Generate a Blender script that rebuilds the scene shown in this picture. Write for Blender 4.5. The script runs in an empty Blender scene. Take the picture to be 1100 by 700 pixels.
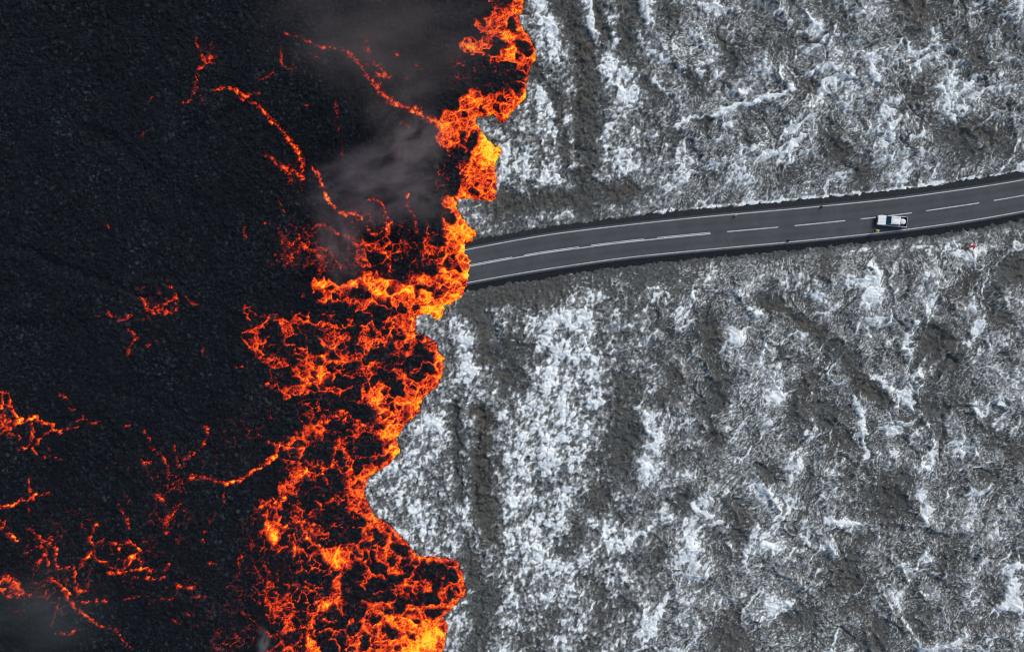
import math
import numpy as np
# ---------------------------------------------------------------- noise tools
def _h(ix, iy, seed):
    h = (ix.astype(np.int64)*374761393 + iy.astype(np.int64)*668265263 + seed*974634541) & 0xFFFFFFFF
    h = ((h ^ (h >> 13))*1274126177) & 0xFFFFFFFF
    h = ((h ^ (h >> 16))*2246822519) & 0xFFFFFFFF
    h = h ^ (h >> 15)
    return (h & 0xFFFFFF).astype(np.float32)/16777216.0
def perlin(x, y, seed=0):
    ix = np.floor(x); iy = np.floor(y)
    fx = (x-ix).astype(np.float32); fy = (y-iy).astype(np.float32)
    ix = ix.astype(np.int64); iy = iy.astype(np.int64)
    u = fx*fx*fx*(fx*(fx*6-15)+10); v = fy*fy*fy*(fy*(fy*6-15)+10)
    def g(dx, dy):
        a = _h(ix+dx, iy+dy, seed)*6.2831853
        return np.cos(a)*(fx-dx) + np.sin(a)*(fy-dy)
    n0 = g(0,0)*(1-u)+g(1,0)*u
    n1 = g(0,1)*(1-u)+g(1,1)*u
    return (n0*(1-v)+n1*v)*1.5
def fbm(x, y, seed=0, oc=4, gain=.5, lac=2.03):
    s = 0; a = 1; t = 0
    for o in range(oc):
        s = s + a*perlin(x, y, seed+o*17); t += a
        x = x*lac+3.7; y = y*lac+1.3; a *= gain
    return s/t
def ridge(x, y, seed=0):
    return 1-np.minimum(1, np.abs(perlin(x, y, seed))*2.2)
def voro(x, y, seed=0, jit=.95):
    ix = np.floor(x).astype(np.int64); iy = np.floor(y).astype(np.int64)
    f1 = np.full(x.shape, 9, np.float32); f2 = f1.copy(); idh = np.zeros(x.shape, np.float32)
    for dx in (-1,0,1):
        for dy in (-1,0,1):
            cx = ix+dx; cy = iy+dy
            px = cx+.5+(_h(cx,cy,seed)-.5)*jit; py = cy+.5+(_h(cx,cy,seed+5)-.5)*jit
            d = np.sqrt((px-x)**2+(py-y)**2).astype(np.float32)
            m = d < f1
            f2 = np.where(m, f1, np.minimum(f2, d))
            idh = np.where(m, _h(cx,cy,seed+9), idh)
            f1 = np.where(m, d, f1)
    return f1, f2, idh
def sstep(a, b, x):
    t = np.clip((x-a)/(b-a), 0, 1)
    return t*t*(3-2*t)
def seg_d2(X, Y, p, q):
    ax, ay = p; bx, by = q
    dx, dy = bx-ax, by-ay
    L = dx*dx+dy*dy+1e-9
    t = np.clip(((X-ax)*dx+(Y-ay)*dy)/L, 0, 1)
    return (X-ax-t*dx)**2+(Y-ay-t*dy)**2
def inside(X, Y, poly):
    r = np.zeros(X.shape, bool)
    n = len(poly)
    for i in range(n):
        x1,y1 = poly[i]; x2,y2 = poly[(i+1)%n]
        if y1 == y2: continue
        c = ((y1 > Y) != (y2 > Y))
        r ^= c & (X < (x2-x1)*(Y-y1)/(y2-y1)+x1)
    return r
class Win:
    """grid window helper: strokes only touch the grid cells near them"""
    def __init__(s, X, Y, gx, gy):
        s.X, s.Y, s.gx, s.gy = X, Y, gx, gy          # X,Y warped coords; gx,gy 1D axes (gx ascending, gy ascending)
    def cut(s, x0, x1, y0, y1):
        i0, i1 = np.searchsorted(s.gx, [x0, x1]); j0, j1 = np.searchsorted(s.gy, [y0, y1])
        return slice(j0, j1), slice(i0, i1)
    def stroke(s, F, pts, w, amp, mode='max', pad=14):
        k = 3*w+pad
        xs = [p[0] for p in pts]; ys = [p[1] for p in pts]
        sl = s.cut(min(xs)-k, max(xs)+k, min(ys)-k, max(ys)+k)
        X = s.X[sl]; Y = s.Y[sl]
        if X.size == 0: return
        d = np.full(X.shape, 1e9)
        if len(pts) == 1: pts = [pts[0], pts[0]]
        for a, b in zip(pts[:-1], pts[1:]): d = np.minimum(d, seg_d2(X, Y, a, b))
        v = amp*np.exp(-d/(w*w))
        if mode == 'max': F[sl] = np.maximum(F[sl], v)
        else: F[sl] += v
    def ellipse(s, F, cx, cy, rx, ry, ang, soft=.35):
        k = max(rx, ry)*1.6+12
        sl = s.cut(cx-k, cx+k, cy-k, cy+k)
        X = s.X[sl]-cx; Y = s.Y[sl]-cy
        if X.size == 0: return
        c, n = math.cos(ang), math.sin(ang)
        r = np.sqrt(((X*c+Y*n)/rx)**2+((-X*n+Y*c)/ry)**2)
        F[sl] = np.maximum(F[sl], 1-sstep(1-soft, 1+soft, r))
# ---------------------------------------------------------------- plan of the place (surveyed in a 1100 x 700 plan, 6 units per metre)
FRONT = [(300,-14000),(540,-900),(560,-400),(552,-160),(560,-70),(548,-45),(560,-20),(564,0),(563.5,8.6),(558,15.4),(560,25.7),(570,39.4),(576.4,53),(577,65),(571,70),(567.7,82),(566,96),(567,103),(560,111.5),(553,118),(549,124),(542,131),(534,127.4),(529.4,122),(520,125.7),(512,125.7),(512,130),(516.6,139.4),(521.7,146),(532,155),(539.7,158),(539.7,166),(533.7,173.7),(532,182.3),(534.6,192.6),(533.7,206),(529,217.5),(520.6,213.7),(507,213.7),(494,214),(490.6,220.6),(496.6,234.3),(503.4,241),(509.4,245.4),(511,251.4),(507,258.3),(500,261.7),(502.6,268.6),(507,279),(506,291),(502.6,304.6),(497,317),(487,325),(477,329),(476.6,339.4),(469.7,345.4),(463,338.6),(454,337.7),(447.4,341),(447.4,356.6),(457.7,360),(469.7,367.7),(472,379),(477.4,384),(476.6,396),(474,411.4),(466,419),(453.4,428.4),(450,445.7),(437.7,455),(426.7,471),(430,486.6),(417,500.7),(397,513),(391,531),(402.6,552.6),(418,562),(436.6,580),(449,596),(470.6,599),(490.7,600.5),(498.4,617.5),(501.5,636),(489,651.5),(476,664),(483,671.5),(478,691.6),(474,712),(484,735),(470,770),(478,830),(455,930),(470,1100),(440,1600),(200,14000)]
# molten zones: (polygon, density 0..1)
MOLTEN = [
 ([(525,-60),(527,0),(531,11),(510,22),(508,28),(521,40),(500,43),(490,46),(492,52),(505,57),(520,60),(527,68),(505,95),(498,100),(480,118),(468,130),(470,155),(480,162),(488,175),(497,192),(488,205),(476,216),(478,240),(474,262),(468,285),(445,290),(420,299),(395,289),(376,300),(336,297),(330,307),(343,316),(343,327),(380,331),(400,330),(470,350),(500,340),(560,240),(600,100),(590,-60)], .85),
 ([(262,327),(280,336),(308,340),(320,334),(345,338),(360,330),(400,328),(480,340),(490,400),(480,440),(440,480),(408,462),(394,446),(370,428),(330,422),(308,428),(283,412),(284,392),(272,380),(262,362)], .56),
 ([(395,330),(480,340),(490,400),(470,450),(440,500),(400,520),(395,500),(412,480),(398,463),(408,440),(398,415),(372,405),(360,385),(370,365)], .68),
 ([(398,445),(460,420),(440,500),(390,530),(375,520),(392,500),(412,485),(400,470)], .8),
 ([(372,490),(405,500),(400,530),(425,548),(462,592),(500,590),(515,640),(490,700),(490,800),(300,800),(308,712),(325,690),(332,662),(340,645),(352,625),(345,600),(350,588),(372,584),(376,560),(364,545),(360,520)], .55),
 ([(345,590),(362,584),(378,590),(376,606),(362,613),(348,606)], .85),
 ([(330,440),(400,440),(410,470),(395,520),(385,560),(350,562),(300,548),(284,540),(312,505),(296,492),(305,470)], .40),
 ([(383,255),(420,260),(425,296),(385,298)], .35),
 ([(452,255),(478,250),(478,290),(452,285)], .5),
 ([(330,650),(420,640),(470,660),(480,720),(430,760),(320,740)], .62),
 ([(285,545),(305,540),(340,560),(350,590),(335,600),(300,592),(284,575)], .36),
 ([(282,618),(310,625),(320,660),(345,690),(330,740),(280,740),(300,690),(285,660)], .34),
 ([(300,245),(345,235),(385,255),(420,262),(440,262),(440,290),(385,300),(350,292),(315,290),(300,280)], .16),
 ([(410,640),(470,650),(490,700),(480,790),(420,790),(400,690)], .95),
 ([(505,95),(525,104),(548,96),(562,90),(566,110),(542,131),(520,126),(508,122)], .75),
 ([(-30,612),(15,616),(30,640),(-30,645)], .4),
 ([(-30,420),(6,420),(18,450),(0,470),(-30,475)], .35),
]
# black crust rafts: cx, cy, rx, ry, angle deg
HOLES = [(540,2,9,7,0),(530,83,29,16,-5),(512,72,16,8,0),(520,92,20,7,10),(535,47,9,5,10),(550,31,6,3,20),(556,46,4,4,0),(557,60,3,4,0),(519,26,4,5,0),(548,78,7,4,0),
 (497,148,3.2,5,20),(492,166,11,8,20),(508,151,5,11,25),(478,172,11,7,30),(487,195,10,8,0),(504,165,3,7,0),
 (468,260,7,6,0),(487,275,3,3,0),(463,290,9,6,0),(437,285,24,12,0),(431,300,10,4,0),(453,308,6,3,10),(463,311,4,3,0),(470,314,5,3.5,0),
 (385,316,14.5,6,8),(360,331,22,6.5,-3),(390,341,8,6,0),(363,344,9,5,0),(333,356,17,8,10),(380,356.6,8,6,0),(291,360,15,8,15),(406,345,4.5,10,-25),(413.5,334,8,4,5),(433,333,5,4,0),(342,377,10,5,-5),(378,372,6.5,7,0),(303,378,13,7,5),(315,388,7,4,10),(379,394,8.5,6.5,-8),(304.6,405,11.5,11,10),(402,381,9,6,-15),(355,398,3.5,3,0),(383.4,411,5.5,5,0),(352,411,3.5,4,0),
 (423,387,13,7,-22),(415,405,14,7,30),(451,378,8,11,-25),(438,393.4,6,7.5,20),(456,397,4.5,5,20),(419,374,7,5,-40),(428.6,362,6.5,4.5,0),(437,373,3,4,0),(400,357,5,4,0),(450,362,4,3,0),
 (388,443,17,10,20),(367,461,14,8,-15),(343,484,15,10,-15),(397,478,15,12,0),(378,477,5,5,0),(365,490,4,8,0),(358,517,14,12,0),(331,529,12,13,0),(311,538,10,9,0),(376,426,7.5,4,0),(423,421,4.5,4.5,0),(406,458,7,3.5,0),(369,537,4.5,6.5,0),(300.7,486,4.2,4,-35),(333,468,6,3,-35),(320,477,5,3,-35),(345,436,14,8,0),(358,428,8,6,0),(385,500,4,8,0),
 (357,556,19,12,0),(376,577,6,5,15),(408.6,578,8,6,20),(349,579,10,8,0),(385,610,8.5,8,0),(421.5,601.5,5,5,0),(404,627,6,8,0),(376,625,9,15,10),(349,629,11,11,0),(417,627,4.5,8,0),(438.6,610,5.5,6,0),(460,614,12,9,10),(468.6,629,4,6,0),(451.5,644,9.5,8,5),(430,649,8,10,15),(381,653,12,10,0),(410.7,642,9,5.5,0),(483.6,638,4,5,0),(467,657,10,5,-10),(417,657,5,4,0),(402,666,5,4,0),(447,668,5,3,0),(419,678,9,5,30),(381,674,7,5,0),(368,683,6,6,0),(346,687,6,6,0),(434,593,6,4.5,0),(344,608,9,9,0),(393,585,6,4,0),(425,585,5,4,0),(400,600,4,4,0),(476,612,5,7,0),(322,664,9,7,0),(310,686,8,6,0),(395,640,7,6,0),(360,672,6,4,0),(444,684,3,2.5,0),(392,690,5,6,0),(405,548,3,4,0)]
# yellow hottest spots: cx, cy, r, amp
HOT = [(524,163,14,.75),(531,168,9,.6),(521,150,10,.5),(475,138,9,.25),(506,101,6,.45),(509,108,5,.35),(575,63,4,.4),(523,24,4,.2),(545,40,6,.3),(565,104,5,.35),(506,52,4,.3),(550,58,9,.25),
 (345,305,5,.7),(380,305,5,.6),(418,302,9,.3),(395,303,12,.22),(440,311,6,.6),(429,308,8,.4),(414,318,6,.45),(406,313,6,.5),(455,318,7,.4),(473,314,5,.35),(478,333,9,.35),(470,338,6,.35),(460,330,7,.3),(504,280,6,.4),(501,295,6,.35),(498,268,5,.35),(476,288,5,.3),(500,248,11,.3),(485,250,8,.3),(490,318,8,.3),(480,300,7,.25),
 (405,428,7,.4),(412,440,6,.3),(440,436,8,.28),(420,462,9,.35),(412,466,7,.3),(425,485,7,.35),(472,400,6,.3),(470,385,5,.3),(347,405,10,.3),(330,409,7,.25),(347,383,4,.35),
 (294,576,6,.75),(292,570,9,.35),(339,596,4,.6),(361,599,11,.3),(361,627,5,.4),(349,650,6,.4),(333,690,6,.35),(458,688,14,.5),(445,700,12,.4),(440,664,9,.35),(470,680,8,.45),(420,665,6,.2),(412,596,6,.3),(445,598,6,.2),(400,555,5,.3),(410,565,5,.3),(427,582,6,.3),(436,628,6,.25),(350,596,5,.3),(417,244,4,.35),(419,287,4,.35),(472,632,6,.2),(20,455,4,.3),(84,632,3,.25),(142,599,5,.3),(168,330,3,.3),(352,213,3,.3)]
# glowing veins, in clusters that are things of their own: (cluster, points, width, intensity)
VEINS = [
 ('a',[(211,40),(214,52),(221,67),(213,77),(210,98),(203,108),(196,109.6)],2.0,.62),('a',[(224,64)],6,.75),('a',[(217,60),(228,68)],3,.6),('a',[(214,104),(219,110)],2,.5),('a',[(170,102),(162,104),(158,109)],1.4,.45),('a',[(226,46),(224,56)],1.6,.45),('a',[(154,142),(153,147)],1.6,.4),
 ('b',[(229,97),(240,95),(252,95.4),(263,103),(284,120.6),(306,144),(318,158),(324,177),(326,192)],2.4,.8),('b',[(250,96),(262,104),(277,100)],3,.7),('b',[(232,98),(230,105)],1.6,.5),('b',[(308,146),(320,163),(325,180)],3.6,.7),('b',[(297,174),(304,181),(312,185),(326,187)],4,.66),('b',[(303,181),(318,188)],4,.6),('b',[(285,167),(294,171)],2,.5),('b',[(312,190),(307,205)],1.5,.4),('b',[(289,182),(285,192)],1.5,.36),('b',[(324,190),(325,205)],2,.42),
 ('c',[(337,182),(347,200),(354.4,218),(362,227),(369,231),(382,229),(388.6,237)],2.3,1.0),('c',[(354,218),(369.7,232)],2.8,.62),('c',[(382,229),(384,238),(390,236)],1.8,.55),
 ('d',[(280,86),(286,83),(293,78)],1.8,.5),('d',[(301,51),(302.5,70),(313.5,78)],1.7,.52),('d',[(318,63),(316,70)],1.7,.45),('d',[(334,60),(343,62)],2,.42),
 ('e',[(362,111),(362,120),(361,131)],2,.6),('e',[(364,134),(367,152),(368,174)],1.5,.33),('e',[(324,112),(330,113)],2,.45),('e',[(299,214),(305,228)],1.5,.5),('e',[(284,239),(294,242)],1.5,.55),('e',[(262,239),(264,254)],2,.45),
 ('f',[(306,36),(318,38),(327,41.4),(336,47),(346,51.4),(358,50),(367,51.4)],2.1,.56),('f',[(370,54),(386,68),(400,88),(420,109)],3.6,.66),('f',[(400,88),(420,110),(446,120),(458,124),(473,134)],4.2,.85),('f',[(394,43),(398,63),(414,80)],3.2,.52),('f',[(405,80),(418,82)],3,.6),('f',[(334,60),(342,63)],2,.42),('f',[(387,46),(392,44)],2.6,.42),('f',[(424,55),(430,60)],2,.5),('f',[(446,70),(452,74)],2,.4),('f',[(437,84)],2.5,.4),('f',[(430,132),(441,136)],1.8,.4),('f',[(429,160),(428,168)],1.8,.45),('f',[(394,68),(406,72)],3,.42),
 ('g',[(391,216),(402,214),(410,220),(413,231),(421,237)],2.0,.6),('g',[(421,238),(417,244),(415,251)],3.2,.9),('g',[(415,251),(400,252),(393,244)],2.2,.6),('g',[(438,208),(437,221)],2.6,.8),('g',[(438,221),(443,227),(448,241),(450,252)],1.9,.6),('g',[(454,217),(455,222)],1.9,.5),('g',[(478,206),(483,214),(476,225)],3,.6),
 ('h',[(383,262),(397,264),(411,268),(417,275)],2.8,.75),('h',[(417,275),(419,290)],2.6,.95),('h',[(421,274),(436,268),(436,260),(430,259)],2.2,.7),('h',[(459,241),(460,250),(465,250)],2.6,.62),('h',[(454,260),(462,264),(473,266)],2.2,.7),('h',[(453,262),(456,285)],3,.5),('h',[(443,273),(448,276)],2,.4),
 ('i',[(335,244),(342,241),(356,245),(368,252),(378,254),(386,262),(383,270),(390,290)],2.5,.55),('i',[(307,286),(315,275),(311,264),(320,257),(328,265),(339,268),(344,278),(343,294)],2.3,.66),('i',[(326,264),(332,267)],2.6,.8),('i',[(339,265),(351,269),(361,280),(366,288)],2.0,.52),('i',[(301,247),(303,261)],2.4,.42),('i',[(296,274),(303,272),(304,280),(298,281)],2,.5),('i',[(290,286),(294,285)],2.4,.55),('i',[(325,313),(325,318)],2,.5),('i',[(308,258),(313,262)],2.4,.5),('i',[(352,241),(357,248)],2.6,.5),
 ('j',[(205,511.7),(222,514),(243,518)],2.8,.66),('j',[(207,508),(220,514)],1.8,.6),('j',[(243,518),(255,515),(269,508),(284,499),(298,487)],2.6,1.0),('j',[(298,487),(309,478),(324,467),(340,457)],4.2,.78),('j',[(287,474),(297,477),(306,474)],2,.55),('j',[(340,458),(356,446),(368,441),(394,458),(404,468)],2.8,.8),('j',[(240,530),(240,540)],1.8,.5),('j',[(296,492),(300,480),(310,470)],2.2,.7),('j',[(328,470),(345,452)],4,.75),('j',[(340,432),(346,445)],4,.5),('j',[(326,444),(345,442)],2,.6),('j',[(250,450)],2,.4),('j',[(254,395),(260,394)],1.4,.6),('j',[(220,366),(218,380)],1.6,.34),
 ('k',[(303,538),(311,522),(326,509),(331,502),(346,497)],3.6,.85),('k',[(319,491),(324,505)],2.2,.7),('k',[(346,507),(352,516),(357,529)],2.0,.72),('k',[(336,507),(338,524)],1.6,.55),('k',[(356,501),(361,475)],2.6,.66),('k',[(368,479),(376,507),(376,529),(363,540)],2.6,.72),('k',[(386,522),(398,506),(410,502)],3,.75),('k',[(352,465),(378,462),(390,470)],2.2,.6),('k',[(300,538),(280,540),(283,553),(287,566),(294,576),(298,589)],4.2,.8),('k',[(283,541),(300,543)],3,.7),('k',[(305,567),(316,558.6),(324,563),(329,576),(337,584),(348,589)],3.0,.82),('k',[(311,575),(316,588),(313.6,597)],3,.78),('k',[(324,555),(322,535)],2.4,.6),('k',[(337,566),(343,570)],2,.5),('k',[(344,572),(352,574)],2,.65),('k',[(316,558),(322,545),(308,540)],2.6,.66),('k',[(298,565),(280,570)],5,.5),
 ('l',[(292,628),(286,635),(286,644)],3,.72),('l',[(292,628),(298,634),(301,645)],2.6,.62),('l',[(301,645),(309,639),(307,651),(314,660)],3.2,.72),('l',[(337,615),(350,611)],2,.62),('l',[(311,618),(327,610)],1.9,.5),('l',[(277,621),(290,622)],2.4,.5),('l',[(277,674),(294,683),(306,676)],2.4,.6),('l',[(289,661),(296,662)],2.8,.6),('l',[(258,598),(255,605)],2.2,.66),('l',[(262,596),(255,618),(245,630)],1.7,.4),('l',[(225,607),(232,606)],2,.6),('l',[(219,569),(220,583)],2,.5),('l',[(232,553),(226,561)],1.8,.5),('l',[(205,639),(221,639)],2.2,.48),('l',[(226,655),(236,651),(249,651)],1.6,.42),('l',[(206,671),(220,666),(227,660)],1.5,.32),('l',[(252,644),(262,645)],1.6,.38),('l',[(258,657),(268,661)],1.8,.38),('l',[(240,632),(262,628)],1.5,.34),('l',[(236,676),(228,690),(240,700)],4,.36),('l',[(250,675),(258,690)],3,.36),('l',[(300,622),(298,612)],3,.45),('l',[(310,625),(335,632)],1.6,.36),('l',[(340,640),(356,645)],2,.45),('l',[(258,612),(285,620)],2,.36),('l',[(288,700),(300,690),(320,700)],3,.55),('l',[(329,678),(333,692)],3.5,.8),('l',[(363,628),(363,643),(348,652),(340,662)],4.5,.75),('l',[(198,659),(208,660)],2,.42),('l',[(282,600),(290,604)],2,.3),('l',[(265,560),(270,590)],3,.28),
 ('m',[(-20,428),(2,421),(9.6,423.6),(10.7,436),(19,449),(16,457),(0,464),(-20,470)],2.0,.72),('m',[(0,436),(8,447),(3,455)],1.6,.66),('m',[(10,437),(2,445)],1.5,.6),('m',[(17,456),(21,452),(30,450),(38,447)],3.0,.92),('m',[(38,447),(47,455),(56,456),(57,462),(65,463)],2.4,.74),('m',[(35,455),(35,466),(33,479),(21,482.5)],2.1,.66),('m',[(56,462),(46,468),(38,479)],2.1,.62),('m',[(33,479),(38,487)],2,.6),('m',[(46,490)],2.6,.66),('m',[(60,491),(67,494)],1.5,.45),('m',[(52,482),(55,490)],1.5,.36),('m',[(10,464),(20,470),(15,476)],1.6,.42),
 ('n',[(65,424),(74,426)],2.4,.52),('n',[(73,438),(80,441)],1.6,.42),('n',[(81,452),(92,449),(109,454.7)],1.8,.62),('n',[(88,445),(93,450)],1.6,.5),('n',[(64,462),(74,460),(84,457)],1.6,.55),
 ('o',[(-10,545),(0,543),(11,543),(32,536),(51,528.6)],2.4,.66),('o',[(32,514),(34,528)],1.8,.42),('o',[(-10,558),(4,560),(7,570),(17,581)],2.6,.6),('o',[(30,540),(33,552)],2,.45),('o',[(-15,575),(2,566)],3,.55),
 ('p',[(32,568),(46,582),(52,586)],2.4,.6),('p',[(54,575),(52,586),(60,590),(60,606)],2.6,.6),('p',[(30,591),(46,586),(48,598),(38,606)],2.2,.56),('p',[(48,592),(52,605)],2.4,.55),('p',[(60,606),(64,611),(84,611)],2.6,.56),('p',[(84,612),(92,600),(100,592),(96,580),(98,570),(102,562)],2.4,.6),('p',[(100,596),(108,602),(116,603)],1.9,.6),('p',[(102,586),(112,579)],1.8,.5),('p',[(80,614),(82,626),(84,637)],2.2,.7),('p',[(70,630),(77,636)],2,.72),('p',[(84,634),(97,634),(95,627)],2.6,.55),('p',[(54,622),(66,626),(74,644),(86,658),(100,667),(111,671),(124,673),(132,688),(140,694)],2.2,.55),('p',[(88,646),(114,645)],2.0,.52),('p',[(54,622),(40,637)],2,.42),('p',[(26,641),(50,640)],2,.42),('p',[(60,679),(74,680),(86,676)],2.2,.5),('p',[(62,650),(54,675)],2,.36),('p',[(0,622),(14,620),(24,636),(10,640)],5,.5),('p',[(36,624)],2.5,.35),
 ('q',[(122,583),(128,589),(140,580),(150,590)],2.5,.6),('q',[(142,598)],5,.72),('q',[(150,600),(152,611),(136,613)],2.2,.6),('q',[(140,603),(132,614),(117,615)],2.3,.62),('q',[(154,610),(167,612)],2,.55),('q',[(144,620),(178,620)],1.8,.48),('q',[(178,612),(182,606)],2,.55),('q',[(134,643),(158,639)],1.8,.42),('q',[(160,646),(188,643)],1.8,.38),('q',[(190,580)],2.8,.55),('q',[(178,562),(178,572)],1.6,.5),('q',[(178,629)],2.4,.5),('q',[(190,630),(208,630)],2.6,.45),('q',[(143,620),(142,630)],1.2,.3),('q',[(138,556),(139,566)],1.6,.5),('q',[(184,664),(196,668)],2.4,.34),
 ('r',[(135,457),(142,458)],1.5,.5),('r',[(154,463),(163,472)],1.9,.58),('r',[(163,480),(172,488),(180,499),(182,508)],2.1,.64),('r',[(150,489),(152,496),(160,496)],2.4,.6),('r',[(115,502)],2,.45),('r',[(123,499),(126,496)],1.6,.42),('r',[(136,494),(138,502)],1.3,.36),('r',[(188,478),(191,499)],1.6,.48),('r',[(192,500),(198,502),(197,492),(211,485),(224,471),(221,458)],2.1,.66),('r',[(184,518),(191,515),(192,524)],2.2,.52),('r',[(193,541),(188,548),(179,557),(178,570)],2.7,.66),('r',[(169,534),(174,536)],4,.62),('r',[(128,540),(133,552),(139,561)],2.0,.6),('r',[(139,530),(138,540)],1.5,.45),('r',[(233,552),(226,560)],1.7,.5),('r',[(220,570)],2.2,.55),('r',[(217,492),(220,496)],2,.42),('r',[(241,463)],1.8,.42),('r',[(163,553)],2,.4),('r',[(205,556),(200,563)],1.5,.4),('r',[(247,496),(250,510)],1.5,.34),
 ('s',[(180,302)],2.7,.66),('s',[(182,308),(189,312)],1.9,.55),('s',[(147,319),(154,320),(157,331),(168,337)],2.2,.6),('s',[(168,337),(174,330),(180,324),(189,316),(189,329),(172,338)],2.3,.72),('s',[(166,330),(178,326)],3,.6),('s',[(117,334),(121,339),(129,343),(139,339)],2.4,.62),('s',[(135,353),(141,356),(146,363),(139,373),(139,382)],1.9,.58),('s',[(159,371),(165,367),(171,365)],1.7,.55),('s',[(200,319),(205,327),(214,327)],1.6,.42),('s',[(97,338),(111,338)],1.3,.3),('s',[(116.5,240),(117,244)],1.9,.6),('s',[(145,308),(160,310)],1.8,.3),('s',[(168,311),(172,314)],2,.4),('s',[(139,345),(160,342)],1.8,.36),('s',[(268,332),(275,337),(290,340)],1.8,.5),
]
# second, finer pass over the interior: faint scatter
SNOW = [ # points, width, amp
 ([(766,15)],11,.5),([(761,49)],8,.4),([(800,96)],9,.55),([(732,132),(770,122),(796,113),(825,105),(850,93)],3,.6),([(874,24),(879,64),(897,75),(879,113)],10,.45),([(938,64)],8,.4),([(977,54),(985,70)],8,.4),([(1019,93),(1020,115)],9,.5),([(948,128)],12,.5),([(1051,157)],8,.45),([(972,165),(972,180)],6,.5),([(859,150),(835,172)],3.5,.55),([(683,30),(695,58)],8,.45),([(655,60),(662,85),(672,104)],10,.55),([(580,98),(590,120),(602,145)],9,.55),([(580,5),(592,30),(596,55)],9,.5),([(1080,59)],7,.4),([(653,140),(650,172)],5,.5),([(633,10),(640,40)],5,.55),([(660,25),(664,50)],5,.5),([(585,180),(610,195)],12,.3),([(545,165),(548,195)],7,.45),([(525,200),(560,175)],9,.4),([(515,232),(530,222)],8,.6),([(690,4),(700,20)],6,.5),([(708,65)],5,.5),([(756,60)],5,.4),([(780,70)],5,.3),([(706,90),(715,100)],4,.4),([(820,20),(835,10)],6,.3),([(1000,30),(1010,60)],10,.3),([(900,100),(920,60)],10,.2),([(795,150),(800,190)],10,.25),([(905,150),(930,170)],9,.3),([(740,170),(720,200)],8,.3),([(665,170),(690,190)],9,.35),
 ([(590,340),(600,400),(598,450),(590,520),(580,600)],26,.33),([(625,340),(632,400),(628,440)],16,.3),([(565,440),(550,520),(555,600)],14,.3),([(505,395),(500,370),(496,350)],9,.55),([(506,400)],10,.4),([(420,510),(440,500)],16,.3),([(425,540),(450,560),(470,585)],16,.32),([(450,470),(460,450)],12,.3),([(478,680),(490,665)],6,.5),([(560,330),(575,350)],8,.4),
 ([(788,358)],9,.7),([(837,426)],13,.8),([(825,430)],8,.5),([(696,445),(702,500)],10,.5),([(690,470),(698,480)],6,.4),([(740,575),(738,600),(748,618)],15,.5),([(735,640)],10,.3),([(818,526),(826,548)],12,.45),([(832,588)],11,.6),([(826,575)],9,.4),([(886,580),(893,596)],8,.5),([(822,656),(835,650)],14,.55),([(820,672)],8,.3),([(890,555),(925,562)],4,.6),([(989,530),(995,560)],6,.6),([(980,405),(1000,396),(1015,385)],5,.65),([(973,360),(976,380)],4,.5),([(1042,330),(1052,350),(1047,358)],7,.5),([(1050,435),(1062,450),(1075,455)],6,.5),([(1049,530),(1042,560)],8,.5),([(1082,600),(1090,640),(1094,680)],8,.4),([(1027,483),(1035,495)],11,.35),([(760,15),(775,30)],7,.3),([(880,45),(872,80)],5,.5),([(960,640),(985,690)],4,.4),([(690,440),(697,470),(694,510)],6,.5),([(652,582),(690,574)],3.5,.6),([(690,690),(720,640)],3.5,.5),([(745,545),(770,560)],4,.5),([(800,600),(812,560)],4,.5),([(936,400),(975,430),(1000,460)],3.5,.5),([(1090,610),(1075,660)],3.5,.5),([(930,60),(945,80)],4,.5),([(1010,95),(1022,130)],4,.5),([(917,425),(928,460),(930,490)],3,.6),([(734,390)],9,.35),([(729,331),(735,320)],10,.3),([(640,560),(655,585),(680,575)],7,.45),([(700,560),(695,600)],8,.3),([(665,610),(650,650)],9,.25),([(890,360),(905,385)],6,.3),([(925,305),(950,320),(960,340)],18,.22),([(880,320),(890,340)],14,.25),([(990,320),(1000,335)],10,.35),([(700,655),(690,680)],9,.25),([(900,650),(930,640)],8,.3),([(960,640),(975,655)],7,.35),([(1058,603)],4,.55),([(610,640),(600,690)],12,.2),([(560,630),(545,660)],10,.2),([(960,470),(980,500)],18,.22),([(760,480),(740,510)],14,.18),([(870,470),(850,500)],14,.2),([(1070,400),(1090,410)],8,.25),([(815,340),(805,330)],5,.4),([(800,385),(812,395)],6,.35),
]
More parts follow.
